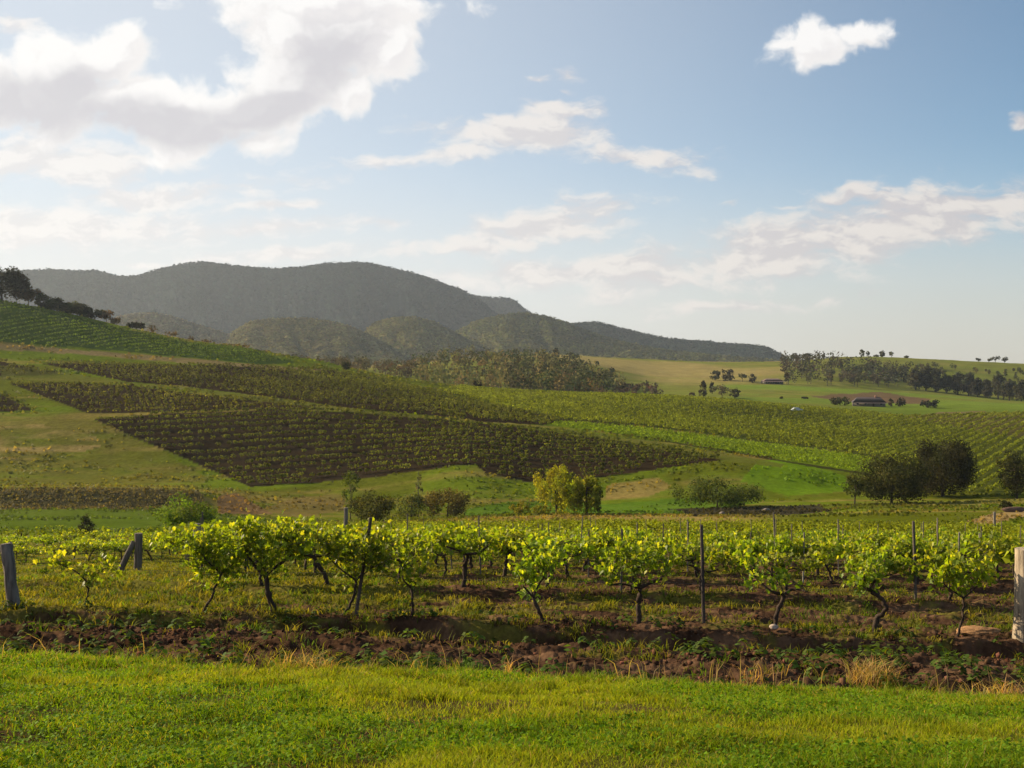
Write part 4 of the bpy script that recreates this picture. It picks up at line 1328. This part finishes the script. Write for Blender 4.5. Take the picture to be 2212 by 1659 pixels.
for i, (lab, (bu, bv), trk, arms, lobes, nl, r0) in enumerate(FRONT):
    pl = on_row(0, bu)
    k = pl[1] / F0
    v0 = HY - F0 * pl[2] / pl[1]
    rng = np.random.default_rng(900 + i)

    def loc(u, v, y=0.0):
        return ((u - bu) * k, y, (bv - v) * k)

    T_ = [(0, 0, -0.12)] + [(0, 0, 0)] + [loc(u, v, rng.normal(0, .03)) for u, v in trk]
    A_ = [[loc(*a[0])] + [loc(u, v, rng.normal(0, .10)) for u, v in a[1:]] for a in arms]
    L_ = [((cu - bu) * k, (bv - cv) * k, ru * k, rv * k, rng.normal(0, .08), 0.30) for cu, cv, ru, rv in lobes]
    put_vine(pl, vine_meshes(900 + i, T_, A_, L_, int(nl * (1.3 if bu < 800 else 0.95)), r0, shoots=max(6, nl // 15)), lab, GV, 0.0, 1.0)

# stock of vines for the rows behind
STOCK = []
for i in range(9):
    rng = np.random.default_rng(700 + i)
    ht = rng.uniform(0.46, 0.60)
    lx = rng.normal(0, 0.10)
    T_ = [(0, 0, -0.15), (0, 0, 0), (lx * 0.6 + rng.normal(0, .04), rng.normal(0, .04), ht * 0.5), (lx, 0, ht)]
    A_ = [[(lx, 0, ht), (lx - 0.22, rng.normal(0, .08), ht + rng.uniform(0, .12)), (lx - rng.uniform(.4, .6), rng.normal(0, .1), ht + rng.uniform(.05, .2))],
          [(lx, 0, ht), (lx + 0.22, rng.normal(0, .08), ht + rng.uniform(0, .12)), (lx + rng.uniform(.4, .6), rng.normal(0, .1), ht + rng.uniform(.05, .2))]]
    L_ = []
    for q in range(rng.integers(5, 8)):
        x = rng.uniform(-0.76, 0.76)
        L_.append((x * 1.15 + lx, ht + 0.02 + rng.uniform(0.0, 0.42) * (1 - 0.4 * abs(x)), rng.uniform(.16, .28), rng.uniform(.14, .24), rng.normal(0, .12), 0.30))
    STOCK.append(vine_meshes(700 + i, T_, A_, L_, int(rng.integers(250, 400)), rng.uniform(.028, .045), (0.070, 0.118), 22))

ORD = ['front', 'second', 'third', 'fourth', 'fifth', 'sixth', 'seventh', 'eighth', 'ninth', 'tenth', 'eleventh', 'twelfth', 'thirteenth', 'fourteenth']
SPOTS = []
for k in range(1, 22):
    rng = np.random.default_rng(1200 + k)
    bx, by = P0 + RN * (k * ROWGAP)
    for t in np.arange(-60, 90, 1.62):
        t = t + rng.normal(0, 0.12)
        x, y = bx + RT[0] * t, by + RT[1] * t
        u = CX + F0 * x / y
        if u < -450 or u > 2750 or y < 12 or y > 111:
            continue
        if k <= 6 and u < 392 + 6 * rng.normal():
            continue
        if u < 385 and y > 78:
            continue
        if rng.random() < (0.04 if u < 1200 else 0.07):
            continue
        SPOTS.append((k, x, y, u))
Z_ = ground_h(np.array([s[1] for s in SPOTS]), np.array([s[2] for s in SPOTS]))
SPOTS = [(k, x, y, u, z) for (k, x, y, u), z in zip(SPOTS, Z_)]
near = [s for s in SPOTS if -10 < s[3] < 2222][:288]
near_id = {id(s) for s in near}
VR = np.random.default_rng(77)
for s in near:
    k, x, y, u, z = s
    lab = 'leafy grapevine with green yellow leaves in the %s row of the near vineyard' % ORD[k]
    put_vine((x, y, z), STOCK[VR.integers(len(STOCK))], lab, 'grapevines of the %s row' % ORD[k], VR.choice([0, math.pi]) + VR.normal(0, .15) + math.atan2(RT[1], RT[0]), VR.uniform(0.92, 1.20) * (0.86 if u < 385 else 1.08 if u < 1150 else 0.98))

# ------------------------------------------------------------------ all the other vines: end of the near block and the hillsides
HV = MB()
rest = [s for s in SPOTS if id(s) not in near_id]
P = np.array([(x, y, z) for k, x, y, u, z in rest])


def bushes(P, n, w, h, size, col, rng, stem=True, mat=0, yaw=None):
    k = len(P)
    q = rng.normal(size=(k, n, 3)); q /= np.linalg.norm(q, axis=2, keepdims=True)
    q *= rng.random((k, n, 1)) ** 0.45
    sc = rng.uniform(0.75, 1.25, (k, 1, 1))
    off = q * np.array([w[0] / 2, w[1] / 2, h[1] / 2]) * sc
    if yaw is not None:
        c_, s_ = math.cos(yaw), math.sin(yaw)
        off = np.stack([off[..., 0] * c_ - off[..., 1] * s_, off[..., 0] * s_ + off[..., 1] * c_, off[..., 2]], -1)
    pts = (P[:, None, :] + off + np.array([0, 0, h[0]])).reshape(-1, 3)
    nn = q.reshape(-1, 3) + 0.7 * unit(k * n, rng) + np.array([0, -0.1, 0.3])
    nn /= np.linalg.norm(nn, axis=1, keepdims=True)
    cc = np.repeat(np.asarray(col) * rng.uniform(0.7, 1.3, (k, 1)), n, axis=0) * rng.uniform(0.65, 1.35, (k * n, 1))
    quads(HV, pts, nn, size * rng.uniform(0.7, 1.3, k * n), cc, rng, mat=mat)
    if stem:
        e = 0.05
        V = np.stack([P + [-e, 0, -.1], P + [e, 0, -.1], P + [e, 0, h[0]], P + [-e, 0, h[0]]], 1).reshape(-1, 3)
        HV.add(V, np.arange(4 * k).reshape(k, 4), (0.04, 0.03, 0.025), mat)


HR = np.random.default_rng(88)
bushes(P, 66, (1.7, 0.8), (0.92, 1.0), 0.17, (0.20, 0.235, 0.016), HR, yaw=math.atan2(RT[1], RT[0]))


def field_vines(key, ang, gap, step, dlo, dhi, n, w, h, size, col, jit=0.15, miss=0.06, poly=None):
    poly = poly or FIELDS[key]
    p = np.asarray(poly, float)
    a = math.radians(ang)
    T_, N_ = np.array([math.cos(a), math.sin(a)]), np.array([-math.sin(a), math.cos(a)])
    ext = []
    for u in (p[:, 0].min(), p[:, 0].max()):
        for d in (dlo, dhi):
            ext.append(((u - CX) / F0 * d, d))
    ext = np.array(ext)
    tt, ss = ext @ T_, ext @ N_
    tg, sg = np.meshgrid(np.arange(tt.min(), tt.max(), step), np.arange(ss.min(), ss.max(), gap), indexing='ij')
    tg = tg + HR.normal(0, step * jit, tg.shape); sg = sg + HR.normal(0, gap * 0.03, sg.shape)
    X = (tg[..., None] * T_ + sg[..., None] * N_).reshape(-1, 2)
    X = X[(X[:, 1] > dlo) & (X[:, 1] < dhi)]
    u, y = field_uv(X[:, 0], X[:, 1])
    ok = inside(poly, u, y) & (u > -40) & (u < 2260) & (HR.random(len(u)) > miss)
    # patches of weaker growth
    g = fbm(X[:, 0] * 0.05, X[:, 1] * 0.05, 131, 4)
    ok &= HR.random(len(u)) < 0.80 + 1.2 * (g - 0.30)
    X = X[ok]
    if not len(X):
        return
    Z = ground_h(X[:, 0], X[:, 1])
    c = np.asarray(col) * (0.8 + 0.8 * (g[ok][:, None] - 0.3))
    bushes(np.column_stack([X, Z]), n, w, h, size, c, HR, yaw=a, stem=n > 9)


field_vines('main', 1, 4.0, 1.35, 205, 345, 24, (1.45, 0.7), (0.75, 0.95), 0.42, (0.128, 0.146, 0.022))
field_vines('upper', 2, 4.4, 1.6, 280, 420, 16, (1.5, 0.8), (0.75, 1.0), 0.52, (0.125, 0.128, 0.024))
field_vines('band', 4, 4.2, 1.6, 280, 500, 14, (1.5, 0.8), (0.75, 1.0), 0.54, (0.105, 0.112, 0.024))
field_vines('strip', 4, 3.8, 1.5, 290, 520, 14, (1.5, 0.8), (0.75, 1.0), 0.56, (0.120, 0.132, 0.022))
field_vines('left', 2, 4.4, 1.6, 280, 400, 14, (1.5, 1.0), (0.85, 1.15), 0.6, (0.12, 0.13, 0.022))
field_vines('left_top', 2, 4.4, 1.6, 300, 450, 14, (1.5, 1.0), (0.85, 1.15), 0.6, (0.11, 0.115, 0.022))
field_vines('big', 58, 3.4, 1.55, 215, 500, 13, (1.7, 0.9), (0.8, 1.1), 0.56, (0.165, 0.195, 0.018))
field_vines('young', 30, 2.6, 1.2, 205, 420, 6, (1.2, 0.7), (0.4, 0.6), 0.42, (0.150, 0.215, 0.014), poly=YOUNG)
field_vines('far', 58, 4.2, 1.6, 340, 520, 9, (1.6, 1.0), (0.85, 1.1), 0.66, (0.155, 0.175, 0.022))
field_vines('crest', 64, 4.6, 1.3, 350, 500, 8, (1.5, 1.0), (0.7, 0.9), 0.62, (0.075, 0.118, 0.020), miss=0.02)
tag(HV.build('vines', [M_HILLVINE]), 'rows of distant grapevines over the hillsides and the far end of the near block', 'grapevines', kind='stuff')


# ------------------------------------------------------------------ posts and stakes
def post_mesh(h, r, rng, sides=7, lean=(0, 0), col=(0.20, 0.18, 0.165), taper=0.9, cut=0.0):
    mb = MB()
    n = 9
    p = np.stack([np.linspace(0, lean[0], n), np.linspace(0, lean[1], n), np.linspace(-0.25, h, n)], 1)
    p[1:-1, :2] += rng.normal(0, r * 0.06, (n - 2, 2))
    tube(mb, p, r * np.linspace(1, taper, n), sides, col, 0.16, rng)
    return mb.mesh('post', M_WOOD, False)


def stake(u, ty, k, label, r=0.026, lean=(0.0, 0.0), col=(0.13, 0.11, 0.10), group='stakes among the vine rows'):
    x, y, z = on_row(k, u)
    x += 0.10; y -= 0.02
    rng = np.random.default_rng(int(u * 7 + k))
    h = max((HY - ty) / F0 * y - z, 0.6)
    o = link('vine_stake', post_mesh(h, r, rng, 6, lean, col))
    o.location = (x, y, z)
    return tag(o, label, 'stake', group)


stake(1508, 1134, 0, 'tall dark straight stake in the middle of the front row', 0.033, (-0.05, 0), (0.075, 0.062, 0.058))
stake(752, 1118, 0, 'dark leaning wooden stake tied to a front row vine', 0.036, (0.30, 0), (0.085, 0.068, 0.060))
for (u, ty, k, lab) in [(1967, 1126, 1, 'tall grey stake between two vines, right side of the second row'), (1331, 1142, 1, 'dark thin stake behind the T shaped vine of the front row'),
                        (1262, 1144, 2, 'thin dark stake left of the stake behind the T shaped vine'), (1725, 1150, 2, 'pale thin stake behind the nearly bare T shaped vine'),
                        (1612, 1150, 3, 'thin stake right of the tall dark front row stake'), (1183, 1128, 4, 'thin stake over the low hanging vine'),
                        (1165, 1130, 6, 'short stake at the far end, left one of a pair over the low hanging vine'), (2112, 1152, 3, 'pale stake leaning among the vines near the right post'),
                        (2060, 1150, 2, 'pale stake with a leafy top near the right edge'), (1425, 1130, 5, 'thin stake among the far vines right of the T shaped vine')]:
    stake(u, ty, k, lab, 0.022 if k > 1 else 0.03, (VR.normal(0, .06), 0), (0.22, 0.20, 0.17) if 'pale' in lab else (0.11, 0.095, 0.085))
for k in range(2, 13):
    for u in np.arange(420, 2230, 2300 * 7.0 / (18 + 4 * k)):
        u = u + VR.normal(0, 20)
        x, y, z = on_row(k, u)
        h = VR.uniform(1.35, 1.75)
        o = link('vine_stake', post_mesh(h, 0.022, VR, 5, (VR.normal(0, .07), 0), (0.13, 0.115, 0.10)))
        o.location = (x, y, z)
        tag(o, 'thin weathered stake in the %s row of the near vineyard' % ORD[k], 'stake', 'stakes of the %s row' % ORD[k])


def end_post(name, label, u, d, ty, wpx, lean, col, r=None, group=None):
    x, y, z = at_dist(u, d)
    h = (HY - ty) / F0 * d - z
    rng = np.random.default_rng(int(u) + 3)
    o = link(name, post_mesh(h, r or wpx * d / F0 / 2, rng, 12, lean, col, 0.97))
    o.location = (x, y, z)
    tag(o, label, 'post', group)
    return o, (x, y, z, h)


root = empty('end_post', (0, 0, 0))
d0 = 19.3
x, y, z = at_dist(34, d0)
root.location = (x, y, z)
tag(root, 'thick grey wooden end post with a rail, leaning at the left edge', 'post', 'end posts of the vine rows')
hh = (HY - 1174) / F0 * d0 - z
me = post_mesh(hh, 0.108, np.random.default_rng(3), 14, (-0.17, 0), (0.175, 0.150, 0.130), 0.95)
link('post', me, root)
rb = MB()
tube(rb, [(-0.10, 0.05, hh - 0.04), (-0.9, 0.05, hh - 0.30), (-2.2, 0.1, hh - 0.85)], [0.06, 0.065, 0.07], 9, (0.17, 0.155, 0.15), 0.15)
rb.build('rail', M_WOOD, root)
x, y, z = at_dist(298, 33.5)
root = empty('end_post', (x, y, z))
tag(root, 'dark wooden end post with a slanting brace left of the dense vines', 'post', 'end posts of the vine rows')
hh = (HY - 1152) / F0 * 33.5 - z
link('post', post_mesh(hh, 0.13, np.random.default_rng(4), 12, (0.02, 0), (0.125, 0.108, 0.095), 0.9), root)
rb = MB(); tube(rb, [(-0.62, -0.3, -0.1), (-0.3, -0.15, hh * 0.5), (-0.12, 0, hh * 0.82)], [0.10, 0.095, 0.085], 9, (0.12, 0.103, 0.09), 0.15); rb.build('brace', M_WOOD, root)
end_post('end_post', 'pale thick timber end post with a rough split face at the right edge', 2213, 16.75, 1186, 46, (0.03, 0), (0.33, 0.27, 0.20), group='end posts of the vine rows')
end_post('end_post', 'grey end post rising above the dense vines on the left', 425, 52, 1131, 17, (0, 0), (0.17, 0.155, 0.14), group='end posts of the vine rows')
end_post('end_post', 'pale square topped post behind the vines near the big rounded shrub', 747, 74, 1097, 9, (0, 0), (0.15, 0.135, 0.125), group='end posts of the vine rows')
end_post('end_post', 'short post standing in dry grass at the right side of the far vines', 1966 + 182, 96, 1106, 6, (0, 0), (0.20, 0.18, 0.15), group='end posts of the vine rows')


ws, we = on_row(0, 40), on_row(0, 2206)
wb = MB()
n_ = 40
wt = np.linspace(0, 1, n_)
wx, wy = ws[0] + (we[0] - ws[0]) * wt, ws[1] + (we[1] - ws[1]) * wt
wz = np.linspace(ws[2], we[2], n_) + 0.74 - 0.05 * np.abs(np.sin(wt * 9.4))
tube(wb, np.stack([wx, wy + 0.06, wz], 1), 0.0025, 4, (0.10, 0.095, 0.09), cap=False)
tag(wb.build('trellis_wire', M_WOOD), 'thin wire strung along the front vine row between the end posts', 'wire')

# ------------------------------------------------------------------ stones, log, sand, straw
def lump(name, label, cat, place, size, col, seed, mat=M_STONE, flat=0.6, sub=3):
    rng = np.random.default_rng(seed)
    import bmesh
    bm = bmesh.new(); bmesh.ops.create_icosphere(bm, subdivisions=sub, radius=1.0)
    v = np.array([q.co for q in bm.verts]); f = np.array([[q.index for q in p.verts] for p in bm.faces]); bm.free()
    n = 0.55 * (fbm(v[:, 0] * 1.6 + seed, v[:, 1] * 1.6 + v[:, 2] * 2, seed, 4) - 0.5) + 0.3 * (fbm(v[:, 0] * 5 + seed, v[:, 1] * 5 + v[:, 2] * 4, seed + 1, 3) - 0.5)
    v = v * (1 + n)[:, None] * np.array(size) / 2 * np.array([1, 1, flat])
    mb = MB(); mb.add(v, f, np.asarray(col) * (0.8 + 0.4 * rng.random((len(v), 1))))
    o = mb.build(name, mat, smooth=True)
    o.location = place
    return tag(o, label, cat)


x, y, z = on_row(0, 1664); lump('stone', 'pale stone at the foot of the nearly bare T shaped vine', 'stone', (x, y - 0.25, z + 0.04), (0.15, 0.11, 0.14), (0.36, 0.29, 0.24), 5)
x, y, z = on_row(0, 2128); lump('sand_mound', 'low mound of pale orange sand beside the right end post', 'mound', (x, y + 0.25, z + 0.0), (0.72, 0.5, 0.27), (0.27, 0.155, 0.08), 6, M_CLOD, 0.55, 4)
x, y, z = where(2190, 1106, 120); lump('fallen_log', 'reddish brown fallen log at the right edge of the valley', 'log', (x, y, z + 0.3), (3.0, 1.0, 1.3), (0.11, 0.07, 0.055), 8, M_BARK)
for (u, v, sz, lab) in [(1655, 1104, 1.5, 'pale boulder low on the shaded bank, right one'), (1560, 1112, 1.0, 'small pale boulder on the shaded bank, left one')]:
    x, y, z = where(u, v, 120); lump('boulder', lab, 'boulder', (x, y, z + 0.15), (sz, sz * .8, sz), (0.15, 0.125, 0.11), int(u))

# clods of earth
CR = np.random.default_rng(55)
import bmesh
bm = bmesh.new(); bmesh.ops.create_icosphere(bm, subdivisions=1, radius=1.0)
IV = np.array([q.co for q in bm.verts]); IF = np.array([[q.index for q in p.verts] for p in bm.faces]); bm.free()


def scatter_clods(n):
    d = np.exp(CR.uniform(math.log(9.0), math.log(32), n * 3)); u = CR.uniform(-300, 2520, n * 3)
    X = (u - CX) / F0 * d
    t, s = rowcoords(X, d)
    e2 = s - grass_edge(t)
    p = sstep(-0.1, 0.5, e2) * (1 - 0.85 * weed_field(X, d)) * (0.25 + 0.75 * sstep(0.4, 0.6, fbm(t * 0.9, s * 1.5, 141, 3))) * np.where(s > 0.5, 0.4, 1.0)
    ok = np.nonzero(CR.random(len(d)) < p)[0][:n]
    X, Y = X[ok], d[ok]
    Z = ground_h(X, Y)
    k = len(ok)
    r = 0.007 + 0.030 * CR.random(k) ** 3.5
    V = IV[None] * (1 + 1.1 * (CR.random((k, len(IV), 1)) - 0.5)) * (r[:, None, None] * CR.uniform(0.6, 1.4, (k, 1, 3)))
    V = V + np.stack([X, Y, Z + 0.3 * r], 1)[:, None, :]
    F = (IF[None] + (np.arange(k) * len(IV))[:, None, None]).reshape(-1, 3)
    c = np.repeat(vary((0.085, 0.045, 0.027), k, CR, 0.5, 0.12), len(IV), axis=0)
    mb = MB(); mb.add(V.reshape(-1, 3), F, c)
    tag(mb.build('soil', M_CLOD), 'crumbled clods of red brown earth along the ploughed edge', 'soil', kind='stuff')


scatter_clods(15000)


# ------------------------------------------------------------------ grass and weeds
def blades(mb, X, Y, Z, h, w, col, rng, bend=0.5, mat=0):
    n = len(X)
    a = rng.uniform(0, 2 * np.pi, n)
    b = rng.uniform(0, 2 * np.pi, n)
    side = np.stack([np.cos(a), np.sin(a), 0 * a], 1) * (w / 2)[:, None]
    dr = np.stack([np.cos(b), np.sin(b), 0 * b], 1) * (h * bend * rng.uniform(0.2, 1.3, n))[:, None]
    base = np.stack([X, Y, Z - 0.01], 1)
    up = np.array([0, 0, 1.0])
    m = base + dr * 0.35 + up * (h * 0.6)[:, None]
    tip = base + dr + up * (h * rng.uniform(0.8, 1.0, n))[:, None]
    V = np.stack([base - side, base + side, m + side * 0.8, m - side * 0.8, tip], 1).reshape(-1, 3)
    i = np.arange(n)[:, None] * 5
    c = np.repeat(col, 5, axis=0).reshape(n, 5, 3) * np.array([0.48, 0.48, 0.95, 0.95, 1.2])[None, :, None]  # shaded roots and bright tips put into the blade colour
    mb.add(V, i + np.array([[0, 1, 2, 3]]), c.reshape(-1, 3), mat)
    mb.f.append(i + np.array([[3, 2, 4]]) + (mb.n - len(V))); mb.m.append(np.full(n, mat, np.int32))


def mown_grass(n):
    rng = np.random.default_rng(61)
    mb = MB()
    d = 1.0 / rng.uniform(1 / 11.5, 1 / 3.5, n)
    d = np.where(rng.random(n) < 0.35, rng.uniform(7, 11.3, n), d)
    u = rng.uniform(-520, 2740, n)
    X = (u - CX) / F0 * d
    t, s = rowcoords(X, d)
    e2 = s - grass_edge(t)
    g1 = fbm(X * 0.55, d * 0.9, 151, 4)
    g2 = fbm(X * 2.6, d * 2.6, 153, 4)
    bare = sstep(0.375, 0.30, fbm(X * 1.1, d * 1.7, 155, 4))
    ok = (rng.random(n) < sstep(0.35, -0.35, e2)) & (rng.random(n) > 0.75 * bare) & (rng.random(n) < 0.25 + 1.5 * g2)
    X, Y, g1, g2, e2 = X[ok], d[ok], g1[ok], g2[ok], e2[ok]
    n = len(X)
    Z = ground_h(X, Y)
    lush = sstep(0.50, 0.62, g1 + 0.10 * sstep(0.5, -4, X) + 0.04)[:, None]
    c = (1 - lush) * np.array((0.215, 0.268, 0.013)) + lush * np.array((0.145, 0.250, 0.011))
    yel = (rng.random((n, 1)) < 0.15).astype(float)
    c = c * (1 - yel) + yel * np.array((0.300, 0.280, 0.022))
    straw = (rng.random((n, 1)) < 0.045 + 0.10 * sstep(-1.2, 0, e2)[:, None]).astype(float)
    c = c * (1 - straw) + straw * np.array((0.34, 0.25, 0.10))
    c *= rng.uniform(0.65, 1.35, (n, 1))
    h = rng.uniform(0.022, 0.062, n) * (0.45 + 1.1 * g2) * (1 + 0.3 * sstep(-0.9, 0.1, e2))
    w = np.clip(0.0007 * Y, 0.0035, 0.009) * rng.uniform(0.7, 1.5, n)
    tuft = sstep(0.60, 0.72, fbm(X * 4.0, Y * 4.0, 157, 2))
    h = h * (1 + 0.6 * tuft)
    c = c * (1 - 0.22 * tuft[:, None])
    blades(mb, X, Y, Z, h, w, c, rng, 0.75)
    # clover and broad weeds: small flat leaves
    k = 54000
    d = 1.0 / rng.uniform(1 / 11.0, 1 / 3.6, k); u = rng.uniform(-520, 2740, k)
    X = (u - CX) / F0 * d
    t, s = rowcoords(X, d)
    ok = (rng.random(k) < sstep(0.47, 0.58, fbm(X * 0.55, d * 0.9, 151, 4) + 0.10 * sstep(0.5, -4, X))) & (s < grass_edge(t) - 0.3)
    X, Y = X[ok], d[ok]
    P = np.stack([X, Y, ground_h(X, Y) + rng.uniform(0.015, 0.065, len(X))], 1)
    N = unit(len(X), rng) * 0.6 + np.array([0, 0, 1.0]); N /= np.linalg.norm(N, axis=1, keepdims=True)
    quads(mb, P, N, rng.uniform(0.011, 0.026, len(X)), vary((0.105, 0.195, 0.010), len(X), rng, 0.4, 0.12), rng)
    tag(mb.build('grass', M_GRASS), 'short sunlit grass and clover across the foreground', 'grass', kind='stuff')


mown_grass(590000)


def weeds():
    rng = np.random.default_rng(63)
    mb = MB()
    # grassy weeds in tufts between the rows
    k = 29000
    d = np.exp(rng.uniform(math.log(9.2), math.log(75), k)); u = rng.uniform(-500, 2700, k)
    X = (u - CX) / F0 * d
    t, s = rowcoords(X, d)
    e2 = s - grass_edge(t)
    hl = sstep(2.5, 0.5, t - 0.02 * s) * sstep(1.0, 3.0, s) * 0.8
    ok = (rng.random(k) < np.clip(weed_field(X, d) * 0.75 + hl + 0.05, 0, 1)) & (e2 > 0)
    X, Y, s, t = X[ok], d[ok], s[ok], t[ok]
    m = len(X)
    nb = 16
    Xb = np.repeat(X, nb) + rng.normal(0, 0.05, m * nb) * (1 + np.repeat(Y, nb) / 25)
    Yb = np.repeat(Y, nb) + rng.normal(0, 0.05, m * nb) * (1 + np.repeat(Y, nb) / 25)
    Zb = ground_h(Xb, Yb)
    c = np.array((0.130, 0.145, 0.016)) * np.ones((m, 3))
    y = (rng.random((m, 1)) < 0.36).astype(float); c = c * (1 - y) + y * np.array((0.22, 0.195, 0.026))
    g = (rng.random((m, 1)) < 0.22).astype(float); c = c * (1 - g) + g * np.array((0.085, 0.145, 0.014))
    c = np.repeat(c * rng.uniform(0.7, 1.3, (m, 1)), nb, axis=0) * rng.uniform(0.7, 1.3, (m * nb, 1))
    h = np.repeat(rng.uniform(0.05, 0.17, m), nb) * rng.uniform(0.6, 1.2, m * nb)
    w = np.clip(0.00075 * Yb, 0.006, 0.03) * rng.uniform(0.8, 1.6, m * nb)
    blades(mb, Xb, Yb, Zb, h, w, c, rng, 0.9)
    # broad leaved weeds, mostly on the bank below the front row
    k = 3500
    u = rng.uniform(-500, 2700, k); d = rng.uniform(9.5, 19.5, k)
    X = (u - CX) / F0 * d
    t, s = rowcoords(X, d)
    ok = (s < 0.4) & (s - grass_edge(t) > -0.1) & (rng.random(k) < (0.10 + 0.75 * sstep(0.52, 0.66, fbm(t * 0.9, s * 1.2, 161, 3))))
    X, Y = X[ok], d[ok]
    m = len(X); nb = 12
    r = np.repeat(rng.uniform(0.04, 0.13, m), nb)
    o = unit(m * nb, rng)
    P = np.stack([np.repeat(X, nb) + o[:, 0] * r, np.repeat(Y, nb) + o[:, 1] * r, np.repeat(ground_h(X, Y), nb) + (0.25 + np.abs(o[:, 2])) * r * 1.2], 1)
    N = o * 0.5 + np.array([0, 0, 0.8]); N /= np.linalg.norm(N, axis=1, keepdims=True)
    quads(mb, P, N, rng.uniform(0.03, 0.065, m * nb), vary((0.070, 0.110, 0.020), m * nb, rng, 0.45, 0.15), rng, 1.5)
    tag(mb.build('weeds', M_GRASS), 'low green and yellow weeds over the vineyard soil', 'weeds', kind='stuff')
    # dry stalks and straw
    sb = MB()
    k = 3000
    u = rng.uniform(-500, 2700, k); d = rng.uniform(9.0, 15.0, k)
    X = (u - CX) / F0 * d
    t, s = rowcoords(X, d)
    e2 = s - grass_edge(t)
    ok = (rng.random(k) < np.exp(-((e2 - 0.3) / 0.8) ** 2) * (0.2 + 1.2 * sstep(0.45, 0.65, fbm(t * 0.7, t * 0, 163, 3))))
    X, Y = X[ok], d[ok]
    n = len(X)
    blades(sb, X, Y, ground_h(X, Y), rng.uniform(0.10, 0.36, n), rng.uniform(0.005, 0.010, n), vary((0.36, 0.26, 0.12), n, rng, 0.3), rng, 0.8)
    # a straw clump on the lip of the ploughed edge, and a few more
    for (u, v, r, q) in [(1885, 1462, 0.25, 300), (1640, 1455, 0.30, 50), (1100, 1452, 0.06, 30), (660, 1445, 0.25, 120), (2160, 1500, 0.3, 140)]:
        x, y, z = where(u, v, 6, 20)
        a = rng.uniform(0, 6.28, q); rr = r * rng.random(q) ** 0.5
        X, Y = x + np.cos(a) * rr, y + np.sin(a) * rr * 0.7
        blades(sb, X, Y, ground_h(X, Y), rng.uniform(0.08, 0.26, q), rng.uniform(0.006, 0.010, q), vary((0.42, 0.28, 0.12), q, rng, 0.3), rng, 1.2)
    tag(sb.build('dry_grass', M_GRASS), 'dry straw coloured stalks along the edge of the mown grass', 'grass', kind='stuff')
    # rough grass and tussocks of the valley and the hillsides
    vb = MB()
    k = 60000
    d = np.exp(rng.uniform(math.log(104), math.log(470), k)); u = rng.uniform(-60, 2270, k)
    X = (u - CX) / F0 * d
    uu, yy = field_uv(X, d)
    blk = np.zeros(k, bool)
    for key in FIELDS:
        blk |= inside(FIELDS[key], uu, yy) & (d > 205)
    g = fbm(X * 0.05, d * 0.12, 171, 4)
    ok = ~blk & (rng.random(k) < sstep(0.42, 0.6, g))
    X, Y = X[ok], d[ok]
    n = len(X)
    C = ground_colour(X, Y)
    C = C * rng.uniform(0.7, 1.45, (n, 1))
    P = np.stack([X, Y, ground_h(X, Y) + 0.05 + 0.0006 * Y], 1)
    N = unit(n, rng) * 0.8 + np.array([0, -0.6, 0.5]); N /= np.linalg.norm(N, axis=1, keepdims=True)
    quads(vb, P, N, (0.0028 * Y) * rng.uniform(0.6, 1.5, n), C, rng, 0.8)
    bk = 3000
    u = rng.uniform(-60, 440, bk); d = rng.uniform(199, 210, bk)
    X = (u - CX) / F0 * d
    P = np.stack([X, d, ground_h(X, d) + rng.uniform(0.0, 0.4, bk)], 1)
    N = unit(bk, rng) + np.array([0, -0.5, 0.4]); N /= np.linalg.norm(N, axis=1, keepdims=True)
    quads(vb, P, N, rng.uniform(0.2, 0.5, bk), vary((0.098, 0.084, 0.042), bk, rng, 0.35, 0.1), rng)
    tag(vb.build('undergrowth', M_GRASS), 'rough grass and tussocks over the valley floor and hillside paddocks', 'grass', kind='stuff')


weeds()

# ------------------------------------------------------------------ the air
HAZE = MB()
box(HAZE, (-4600, -40, -60), (4600, 4800, 400), (1, 1, 1))
m, t_, out_ = base_mat('haze_air')
vol = t_.node('ShaderNodeVolumePrincipled')
vol.inputs['Color'].default_value = rgb(0.70, 0.82, 1.0)
vol.inputs['Density'].default_value = 0.000054
vol.inputs['Anisotropy'].default_value = 0.35
t_.l.new(vol.outputs[0], out_.inputs['Volume'])
tag(HAZE.build('haze', m), 'thin bluish afternoon haze in the valley air', 'haze', kind='stuff')
